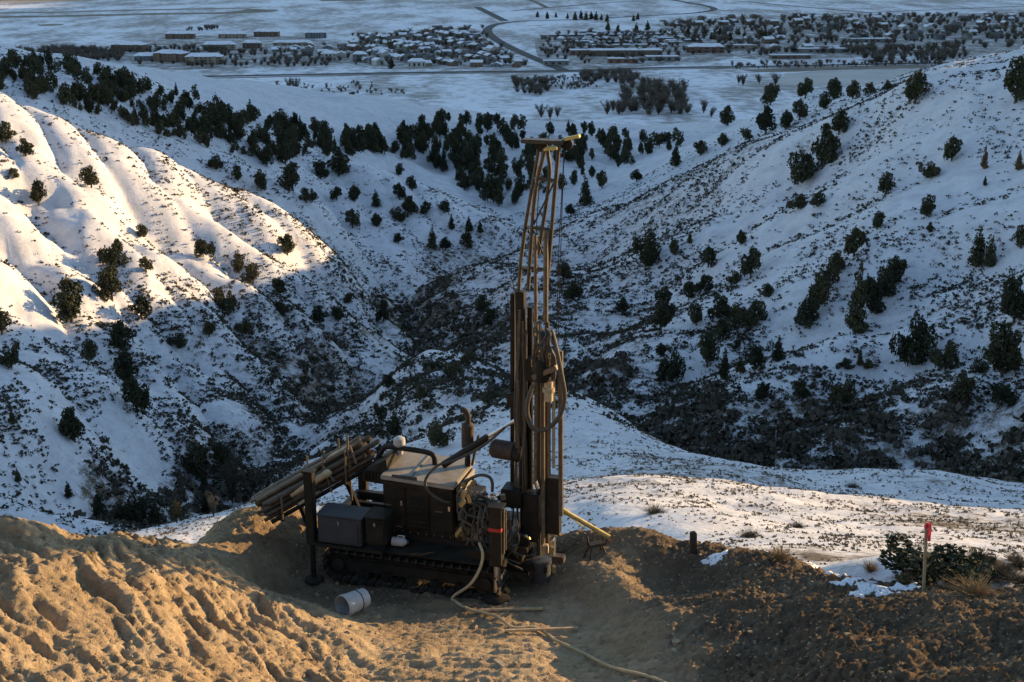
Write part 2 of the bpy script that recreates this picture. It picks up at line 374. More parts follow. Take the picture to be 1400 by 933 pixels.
# --- snow covered ground
def snow_material():
    m, nt, b = mat('patchy_snow', 0.75); v = coords(nt); b.inputs['Specular IOR Level'].default_value = 0.15
    at_ = nt.nodes.new('ShaderNodeAttribute'); at_.attribute_name = 'bare'; d = at_.outputs['Fac']
    geo = nt.nodes.new('ShaderNodeNewGeometry')
    cd = nt.nodes.new('ShaderNodeAttribute'); cd.attribute_name = 'near'
    big = noise(nt, 0.13, 6, 0.62, v); mid = noise(nt, 0.9, 6, 0.65, v); fine = noise(nt, 5.0, 4, 0.65, v)
    s = math_n(nt, 'MULTIPLY', big.outputs[0], 0.4); s = math_n(nt, 'MULTIPLY_ADD', mid.outputs[0], 0.5, s); s = math_n(nt, 'MULTIPLY_ADD', fine.outputs[0], 0.25, s)   # about 0.57 mean
    thr = math_n(nt, 'MULTIPLY_ADD', d, -0.28, 0.83)
    f = math_n(nt, 'SUBTRACT', s, thr); f = math_n(nt, 'MULTIPLY_ADD', f, 9.0, 0.5)
    cl = nt.nodes.new('ShaderNodeClamp'); nt.links.new(f, cl.inputs[0])
    soil = ramp(nt, noise(nt, 1.7, 6, 0.7, v).outputs[0], [(0.3, (0.05, 0.038, 0.026)), (0.52, (0.11, 0.085, 0.055)), (0.75, (0.19, 0.15, 0.095))]).outputs[0]
    snow = ramp(nt, noise(nt, 0.35, 5, 0.6, v).outputs[0], [(0.3, (0.50, 0.50, 0.515)), (0.6, (0.64, 0.64, 0.65))]).outputs[0]
    # frost and dry grass showing through thin snow
    thin = ramp(nt, noise(nt, 2.1, 6, 0.75, v).outputs[0], [(0.47, 0.0), (0.70, 0.5)]).outputs[0]
    thin = math_n(nt, 'MULTIPLY', thin, math_n(nt, 'MULTIPLY_ADD', d, 1.1, 0.25))
    snow = mixc(nt, thin, snow, (0.24, 0.20, 0.14))
    nt.links.new(mixc(nt, cl.outputs[0], snow, soil), b.inputs['Base Color'])
    h = math_n(nt, 'MULTIPLY_ADD', fine.outputs[0], 0.4, mid.outputs[0])
    bump(nt, b, h, 0.45, 0.25)
    return m
M_SNOW = snow_material()
na, nr = GA.shape
idx = np.arange(na * nr).reshape(na, nr)
F = np.stack([idx[:-1, :-1], idx[:-1, 1:], idx[1:, 1:], idx[1:, :-1]], -1).reshape(-1, 4)[:, ::-1]
me = mesh_np('snowy_hillsides', np.stack([GX, GY, GZ], -1).reshape(-1, 3), F, [M_SNOW])
attr(me, 'bare', GD.ravel()); attr(me, 'near', np.clip(60 / GR, 0, 1).ravel())
tag(obj('snowy_hillsides', me), 'snow covered hillsides with gullies and a ravine', kind='structure')

# --- flat valley floor out to the horizon
def valley_material():
    m, nt, b = mat('valley_snow', 0.8); v = coords(nt); b.inputs['Specular IOR Level'].default_value = 0.1
    st = nt.nodes.new('ShaderNodeMapping'); st.inputs['Scale'].default_value = (1, 0.35, 1); nt.links.new(v, st.inputs[0])
    a = noise(nt, 0.016, 7, 0.62, st.outputs[0]); c = noise(nt, 0.07, 6, 0.65, v); dn = noise(nt, 0.0022, 4, 0.5, v)
    s = math_n(nt, 'MULTIPLY_ADD', a.outputs[0], 0.55, math_n(nt, 'MULTIPLY', c.outputs[0], 0.45))
    pl = ramp(nt, dn.outputs[0], [(0.35, 0.0), (0.65, 1.0)]).outputs[0]
    f = math_n(nt, 'MULTIPLY_ADD', pl, 0.07, s)
    f = ramp(nt, f, [(0.48, 0.0), (0.60, 0.8)]).outputs[0]
    nt.links.new(mixc(nt, f, (0.76, 0.76, 0.77), (0.22, 0.185, 0.145)), b.inputs['Base Color'])
    return m
M_VAL = valley_material()
ang = np.radians(np.linspace(-180, 180, 181)); rr = np.array([850, 1100, 1500, 2200, 3200, 5000, 9000, 16000, 26000], float)
VA, VR = np.meshgrid(ang, rr, indexing='ij'); idx = np.arange(VA.size).reshape(VA.shape)
F = np.stack([idx[:-1, :-1], idx[:-1, 1:], idx[1:, 1:], idx[1:, :-1]], -1).reshape(-1, 4)[:, ::-1]
tag(obj('valley_floor', mesh_np('valley_floor', np.stack([np.sin(VA) * VR, np.cos(VA) * VR, np.full(VA.shape, VALLEY)], -1).reshape(-1, 3), F, [M_VAL])), 'flat snowy valley floor', kind='structure')

# --- unseen mountain range added right of the frame to keep the valley in shade
mx = np.linspace(0, 1, 60); my = np.linspace(900, 9000, 140); MXg, MYg = np.meshgrid(mx, my, indexing='ij')
x0 = 520 + 0.385 * MYg + 120 * perlin(MYg / 900, MYg * 0, 71); w_ = 900
prof = np.sin(np.clip(MXg, 0, 1) * math.pi) ** 0.7
ends = sstep(900, 1200, MYg) * (1 - sstep(8000, 9000, MYg))
MZg = VALLEY - 20 + ends * prof * (840 + 90 * fbm(MXg * 6, MYg / 500, 73, 4))
idx = np.arange(MXg.size).reshape(MXg.shape)
F = np.stack([idx[:-1, :-1], idx[1:, :-1], idx[1:, 1:], idx[:-1, 1:]], -1).reshape(-1, 4)
me = mesh_np('shading_range', np.stack([x0 + MXg * w_, MYg, MZg], -1).reshape(-1, 3), F, [M_SNOW]); attr(me, 'bare', np.full(MXg.size, 0.4))
tag(obj('shading_range', me), 'unseen mountain range added to shade the valley', kind='structure')

# ------------------------------------------------------------------ the drill pad: dug and dumped earth
DC = [(0,12,.58),(0,13,.44),(0,14,.27),(0,15,.1),(0,16,0),(.6,17,0),(-1.5,13.2,.45),(-1.5,15,.06),(-1.5,16.5,0),(-3,16.6,.0),(1.2,15,.08),(1.3,14,.25),(1.2,13,.42),(-2.6,17.6,0.02),(-1.2,17.8,0.0),(0.4,17.8,-.02),(-3.4,16.0,.05),(2,16,.05),
 (0,6,2.6),(0,9,1.5),(-4,6,3.2),(4,6,3.0),(4,9,2.4),(-4,9,2.3),(-8,9,3.2),(8,9,3.4),(-9,12,2.9),(9,12,2.8),(7.6,11.5,2.7),(7.9,13,2.1),(7.9,14.2,1.5)]  # unseen bank at far right raised to shade the berm
DP = [(0,703,14.0),(60,716,14.1),(110,735,14.2),(160,730,14.4),(220,738,14.7),(265,750,15.0),(310,778,15.1),(350,797,15.1),(395,815,14.9),(432,832,14.7),(475,868,14.2),(530,900,13.6),
 (0,800,12.2),(0,930,10.4),(120,820,12.5),(150,930,11.0),(250,830,13.2),(300,930,11.9),(400,900,13.1),(450,933,12.7),
 (268,747,17.0),(300,715,17.4),(340,692,17.6),(400,690,17.9),(430,720,17.6),(400,745,16.9),(350,745,16.6),(330,770,16.1),(440,770,16.7),
 (830,731,17.0),(868,720,17.1),(795,735,17.2),(940,747,16.7),(1000,755,16.4),(1080,762,16.0),(1140,786,15.4),(1200,803,14.5),(1290,815,13.8),(1400,832,12.9),
 (850,790,15.7),(950,815,15.1),(1050,830,14.2),(1150,845,13.5),(900,850,14.2),(1000,880,13.5),(1020,930,12.5),(1100,880,13.1),(1200,880,12.2),(1300,890,11.8),(1400,905,11.2),(1200,930,11.4),(1350,930,10.7)]
_q = [at(*p) for p in DP]; _Pd = [(a, b) for a, b, c in DC] + [(a, b) for a, b, c in _q]; _Vd = [c for a, b, c in DC] + [c for a, b, c in _q]
for x, y, z in ((-7.5,15.5,1.0),(-6,16.5,-.4),(-4.6,18.2,-.9),(-4,19.4,-1.9),(-2.5,19.3,-.9),(-1,19.3,-1.2),(1,19.0,-1.2),(2.2,18.3,-1.0),(3.4,17.7,-.8),(4.6,16.9,-.55),(5.5,16.1,-.3),(6.4,15.5,.15),(8.2,16,.2),(-9,16.5,0)):
    _Pd.append((x, y)); _Vd.append(z)
_dt = TPS(_Pd, _Vd, 2e-3)
dx = np.arange(-8.4, 8.41, 0.032); dy = np.concatenate([np.arange(5.5, 10.5, 0.12), np.arange(10.5, 19.8, 0.032)])
DX, DY = np.meshgrid(dx, dy, indexing='ij'); DZ = _dt(DX, DY)
rough = np.clip(np.hypot((DX + 0.2) / 2.0, (DY - 15.2) / 2.6) - 0.55, 0, 1)               # trodden floor is flatter than the heaps
bank = sstep(-1.0, -3.2, DX + (DY - 14) * 0.55) * (1 - sstep(15.6, 16.4, DY))
# grooves and slumps that run down the spoil bank
gs = DX * 0.62 + DY * 0.78 + 0.22 * fbm(DX * 0.9, DY * 0.9, 81, 2); gl = DX * 0.78 - DY * 0.62
gr = fbm(gs * 3.2, gl * 0.75, 83, 3, 0.6)
gr2 = fbm(gs * 8.5, gl * 1.6, 87, 3, 0.6)
DZ = DZ + bank * (0.055 * np.minimum(gr2, 0.1) + 0.15 * np.minimum(gr, 0.2) + 0.10 * fbm(gs * 0.9, gl * 0.5, 85, 2))
def billow(f, seed, sq=0.8): return np.abs(perlin(DX * f + 0.3 * perlin(DX * f * 1.7, DY * f * 1.7, seed + 5), DY * f, seed)) ** sq
patch = np.clip(0.55 + 0.9 * fbm(DX * 0.8, DY * 0.8, 119, 2), 0.12, 1.3)
DZ = DZ + (0.025 + 0.04 * rough) * fbm(DX * 1.1, DY * 1.1, 91, 3)
cl = 0.05 * billow(2.6, 121) * patch + 0.045 * billow(6.1, 125) * patch + 0.045 * billow(12.0, 131, 0.65) + 0.022 * perlin(DX * 14, DY * 14, 139) + 0.015 * fbm(DX * 21, DY * 21, 137, 2)
DZ = DZ + cl * (0.48 + 0.6 * rough + 0.6 * sstep(1.6, 3.0, DX)) - 0.05 * rough
# wheel and track marks on the floor, running to the rig
tr = (1 - rough) * (0.018 * np.sin(DY * 2 * math.pi / 0.16 + 1.5 * np.sin(DX * 2)) * np.clip(perlin(DX * 0.8, DY * 0.6, 107) + 0.35, 0, 1))
DZ = DZ + tr + np.clip(1.1 - rough, 0, 1) * (0.045 * np.maximum(fbm(DX * 1.6, DY * 9.0, 141, 3, 0.6), -0.15) + 0.02 * billow(9.0, 143))
def dirt(x, y):
    fi = (x - dx[0]) / 0.032; i = int(min(max(fi, 0), len(dx) - 2)); fj = float(np.interp(y, dy, np.arange(len(dy)))); j = int(min(max(fj, 0), len(dy) - 2)); u, v = fi - i, fj - j
    return float((DZ[i, j] * (1 - u) + DZ[i + 1, j] * u) * (1 - v) + (DZ[i, j + 1] * (1 - u) + DZ[i + 1, j + 1] * u) * v)
def hit_dirt(px, py):
    d = ray(px, py)
    for k in range(900):
        y = 9 + k * 0.012; s = y / d.y; x, z = d.x * s, CAMZ + d.z * s
        if abs(x) < 8.3 and z <= dirt(x, y): return (x, y, dirt(x, y))
    return hit(px, py, 12)
def dirt_material():
    m, nt, b = mat('dug_earth', 0.95); v = coords(nt); b.inputs['Specular IOR Level'].default_value = 0.1
    a = noise(nt, 0.9, 6, 0.6, v); c = noise(nt, 7, 8, 0.7, v); e = noise(nt, 45, 4, 0.7, v)
    col = ramp(nt, a.outputs[0], [(0.3, (0.31, 0.22, 0.122)), (0.5, (0.43, 0.315, 0.185)), (0.72, (0.52, 0.40, 0.25))]).outputs[0]
    col = mixc(nt, ramp(nt, c.outputs[0], [(0.35, 0.55), (0.6, 0.0)]).outputs[0], col, (0.19, 0.13, 0.075))
    col = mixc(nt, ramp(nt, e.outputs[0], [(0.58, 0.0), (0.75, 0.5)]).outputs[0], col, (0.5, 0.40, 0.27))
    # shade around the rig and on the right berm, painted into the soil colour
    at_ = nt.nodes.new('ShaderNodeAttribute'); at_.attribute_name = 'painted_shade'
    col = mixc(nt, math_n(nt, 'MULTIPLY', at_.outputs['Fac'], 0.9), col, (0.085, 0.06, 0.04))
    nt.links.new(col, b.inputs['Base Color'])
    h = math_n(nt, 'MULTIPLY_ADD', e.outputs[0], 0.25, c.outputs[0]); bump(nt, b, h, 1.0, 0.06)
    return m
M_DIRT = dirt_material()
idx = np.arange(DX.size).reshape(DX.shape)
F = np.stack([idx[:-1, :-1], idx[1:, :-1], idx[1:, 1:], idx[:-1, 1:]], -1).reshape(-1, 4)
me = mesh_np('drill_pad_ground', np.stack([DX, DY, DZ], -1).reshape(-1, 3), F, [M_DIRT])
painted_shade = np.clip(1.5 - np.hypot((DX + 0.9) / 2.6, (DY - 16.9) / 1.75), 0, 1)  # mask for the painted shade, first around the rig
painted_shade = np.maximum(painted_shade, sstep(1.0, 2.4, DX - (15 - DY) * 0.1) * 0.95)  # then over the right berm
attr(me, 'painted_shade', np.clip(painted_shade + 0.25 * fbm(DX * 1.3, DY * 1.3, 113, 3) * (painted_shade > 0.05), 0, 1).ravel())
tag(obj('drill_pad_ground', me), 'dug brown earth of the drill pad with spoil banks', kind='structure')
# ------------------------------------------------------------------ vegetation
rng = np.random.default_rng(7); random.seed(7)
def leaf_material(name, cols):
    m, nt, b = mat(name, 0.85); b.inputs['Specular IOR Level'].default_value = 0.15
    oi = nt.nodes.new('ShaderNodeObjectInfo'); v = coords(nt); n = noise(nt, 3.5, 3, 0.6, v)
    f = math_n(nt, 'MULTIPLY_ADD', oi.outputs['Random'], 0.45, math_n(nt, 'MULTIPLY', n.outputs[0], 0.75))
    nt.links.new(ramp(nt, f, [(0.25, cols[0]), (0.55, cols[1]), (0.85, cols[2])]).outputs[0], b.inputs['Base Color'])
    return m
M_JUN = leaf_material('juniper_foliage', ((0.026, 0.031, 0.018), (0.045, 0.049, 0.026), (0.080, 0.074, 0.038)))
M_DRY = leaf_material('rusty_foliage', ((0.10, 0.06, 0.03), (0.16, 0.095, 0.05), (0.22, 0.14, 0.08)))
M_TWIG = leaf_material('bare_twigs', ((0.055, 0.045, 0.034), (0.085, 0.070, 0.052), (0.125, 0.105, 0.08)))
M_SAGE = leaf_material('sagebrush_leaves', ((0.030, 0.028, 0.020), (0.055, 0.050, 0.034), (0.095, 0.082, 0.055)))
M_STRAW = leaf_material('dry_grass_straw', ((0.20, 0.14, 0.07), (0.32, 0.23, 0.12), (0.42, 0.31, 0.17)))
M_TUFT = leaf_material('brown_grass', ((0.07, 0.055, 0.035), (0.14, 0.11, 0.07), (0.24, 0.19, 0.12)))
M_BARK = simple('bark', (0.075, 0.055, 0.04), 0.95, var=0.35, scale=9)
def quads_at(P, size, rg, aspect=1.0, up=0.0):
    """small randomly turned leaf faces centred on P"""
    n = len(P); a = rg.normal(size=(n, 3)); a[:, 2] += up; a /= np.linalg.norm(a, axis=1)[:, None]
    c = np.cross(a, rg.normal(size=(n, 3))); c /= np.linalg.norm(c, axis=1)[:, None] + 1e-9
    s = (size * rg.uniform(0.6, 1.4, n))[:, None]
    a = a * s * aspect; c = c * s
    V = np.stack([P - a - c * 0.55, P - a * 0.2 + c, P + a - c * 0.1 + c * 0.3, P + a * 0.35 - c], 1).reshape(-1, 3)
    return V, np.arange(n * 4).reshape(n, 4)
def lobe_points(lobes, n, rg, shell=0.55):
    out = []
    tot = sum(l[3] * l[4] for l in lobes)
    for x, y, z, rx, rz in lobes:
        k = max(6, int(n * rx * rz / tot)); d = rg.normal(size=(k, 3)); d /= np.linalg.norm(d, axis=1)[:, None]
        q = rg.uniform(shell, 1.0, k) ** 0.7 + np.where(rg.random(k) < 0.12, rg.uniform(0, 0.35, k), 0); q *= 1 + 0.22 * np.sin(d[:, 0] * 5 + x * 9) * np.cos(d[:, 2] * 4 + z * 7)
        out.append(np.stack([x + d[:, 0] * q * rx, y + d[:, 1] * q * rx, np.maximum(z + d[:, 2] * q * rz, 0.01)], 1))
    return np.concatenate(out)
def tree_proto(kind, seed):
    """unit-height tree: (trunk mesh, crown mesh)"""
    rg = np.random.default_rng(seed); lobes = []; t = MB()
    if kind == 'juniper':                    # broad, round shouldered, foliage almost to the ground
        w = rg.uniform(0.36, 0.46)
        for k in range(11):
            zz = rg.uniform(0.16, 0.80); ww = w * math.sqrt(max(0.05, 1 - ((zz - 0.36) / 0.62) ** 2)); a = rg.uniform(0, 6.28); q = rg.uniform(0.3, 0.85) * ww
            lobes.append((q * math.cos(a), q * math.sin(a), zz, rg.uniform(0.11, 0.19), rg.uniform(0.11, 0.19)))
        lobes += [(0.02, 0, 0.84, 0.11, 0.15), (0, 0, 0.45, w * 0.6, 0.30)]; n, sz = 3000, 0.024
    elif kind == 'conical':
        for k in range(12):
            zz = 0.1 + 0.84 * k / 11; ww = 0.25 * (1 - zz) ** 0.75 + 0.03
            for j in range(3 if zz < 0.7 else 1):
                a = rg.uniform(0, 6.28); q = ww * rg.uniform(0.25, 0.6); lobes.append((q * math.cos(a), q * math.sin(a), zz, ww * rg.uniform(0.55, 0.85), 0.085))
        n, sz = 2600, 0.020
    elif kind == 'thicket':                  # wide many stemmed clump
        for k in range(13):
            a = rg.uniform(0, 6.28); q = rg.uniform(0.1, 0.62); zz = rg.uniform(0.2, 0.72) * (1.05 - 0.5 * q)
            lobes.append((q * math.cos(a), q * math.sin(a), zz, rg.uniform(0.15, 0.26), rg.uniform(0.15, 0.25)))
        n, sz = 3200, 0.027
    P = lobe_points(lobes, n, rg); keep = rg.random(len(P)) < np.clip(1.15 - 0.5 * (perlin(P[:, 0] * 4 + seed, P[:, 2] * 4 + P[:, 1] * 3, seed) > 0.25), 0, 1); P = P[keep]
    V, Fq = quads_at(P, sz, rg, 1.25, 0.35)
    crown = mesh_np('crown', V, Fq, [M_DRY if kind == 'dry' else M_JUN], smooth=False)
    t.tube([(0, 0, -0.06), (0.01, 0, 0.1), (-0.01, 0.01, 0.35), (0.01, 0, 0.75)], [0.045, 0.034, 0.024, 0.007], 6)
    for k in range(5):
        a = k * 1.26 + seed; z0 = 0.08 + 0.1 * k; L = 0.22 if kind != 'conical' else 0.12
        t.tube([(0, 0, z0), (L * 0.5 * math.cos(a), L * 0.5 * math.sin(a), z0 + 0.09), (L * math.cos(a), L * math.sin(a), z0 + 0.22)], [0.016, 0.011, 0.004], 5)
    tm = bpy.data.meshes.new('trunk'); tm.from_pydata(t.v, [], t.f); tm.materials.append(M_BARK)
    return tm, crown
def bare_proto(seed, spread=0.42, n=900):
    """leafless tree: forked limbs and a haze of twigs"""
    rg = np.random.default_rng(seed); t = MB(); tips = []
    for k in range(11):
        a = rg.uniform(0, 6.28); L = rg.uniform(0.15, 1) * spread; p0 = Vector((0, 0, -0.04)); p1 = Vector((L * .25 * math.cos(a), L * .25 * math.sin(a), 0.3 + rg.uniform(-.05, .05))); p2 = Vector((L * math.cos(a), L * math.sin(a), rg.uniform(0.62, 0.95)))
        t.tube([p0, p1, p2], [0.018, 0.010, 0.003], 4); tips += [p0.lerp(p1, 0.7), p0.lerp(p1, 0.9)] + [p1.lerp(p2, f) for f in (0.1, 0.3, 0.5, 0.7, 0.9)]
    tm = bpy.data.meshes.new('trunk'); tm.from_pydata(t.v, [], t.f); tm.materials.append(M_BARK)
    T = np.array([tuple(p) for p in tips]); i = rg.integers(0, len(T), n); b0 = T[i] + rg.normal(size=(n, 3)) * 0.03
    d = rg.normal(size=(n, 3)) * 0.6; d[:, 2] = np.abs(d[:, 2]) + 0.35; d /= np.linalg.norm(d, axis=1)[:, None]; e = b0 + d * rg.uniform(0.08, 0.26, n)[:, None]
    s = np.cross(d, rg.normal(size=(n, 3))); s /= np.linalg.norm(s, axis=1)[:, None]; s *= 0.008
    V = np.stack([b0 - s, b0 + s, e], 1).reshape(-1, 3)
    return tm, mesh_np('crown', V, np.arange(n * 3).reshape(n, 3), [M_TWIG], smooth=False)
PROTO = {k: [tree_proto(k, s + 10 * i) for s in range(6 if k == 'juniper' else 4)] for i, k in enumerate(('juniper', 'conical', 'thicket'))}
PROTO['dry'] = []
for tm, cm in PROTO['conical'][:2]:
    c2 = cm.copy(); c2.materials.clear(); c2.materials.append(M_DRY); PROTO['dry'].append((tm, c2))
PROTO['bare'] = [bare_proto(s + 60) for s in range(4)]
def plant(name, kind, loc, h, w, label, cat, group=None, sub=True):
    tm, cm = random.choice(PROTO[kind]); o = empty(name, loc, random.uniform(0, 6.28), label, cat, group); o.scale = (w, w, h)
    obj('trunk', tm, o); obj('crown', cm, o)
    return o
def slant(p): return math.sqrt(p[0] ** 2 + p[1] ** 2 + (p[2] - CAMZ) ** 2)
ZL = {
 'sun': ('small dark juniper on the sunlit snowy left hillside', 'junipers on the sunlit left hillside'),
 'sha': ('dark juniper on the blue shaded lower slope of the left hill', 'junipers low on the shaded left slope'),
 'spur': ('small juniper on the rilled snowy spur behind the sunlit hill', 'junipers on the spur behind the sunlit hill'),
 'mid': ('dark juniper near the ravine bottom between the two hills', 'junipers in the central ravine'),
 'crest': ('juniper on the back edge of the right hill with the valley behind', 'junipers along the right hill crest'),
 'rup': ('juniper standing alone on the open upper right snow slope', 'lone junipers on the upper right slope'),
 'rlow': ('dark juniper in the broken thicket across the lower right slope', 'junipers across the lower right slope'),
}
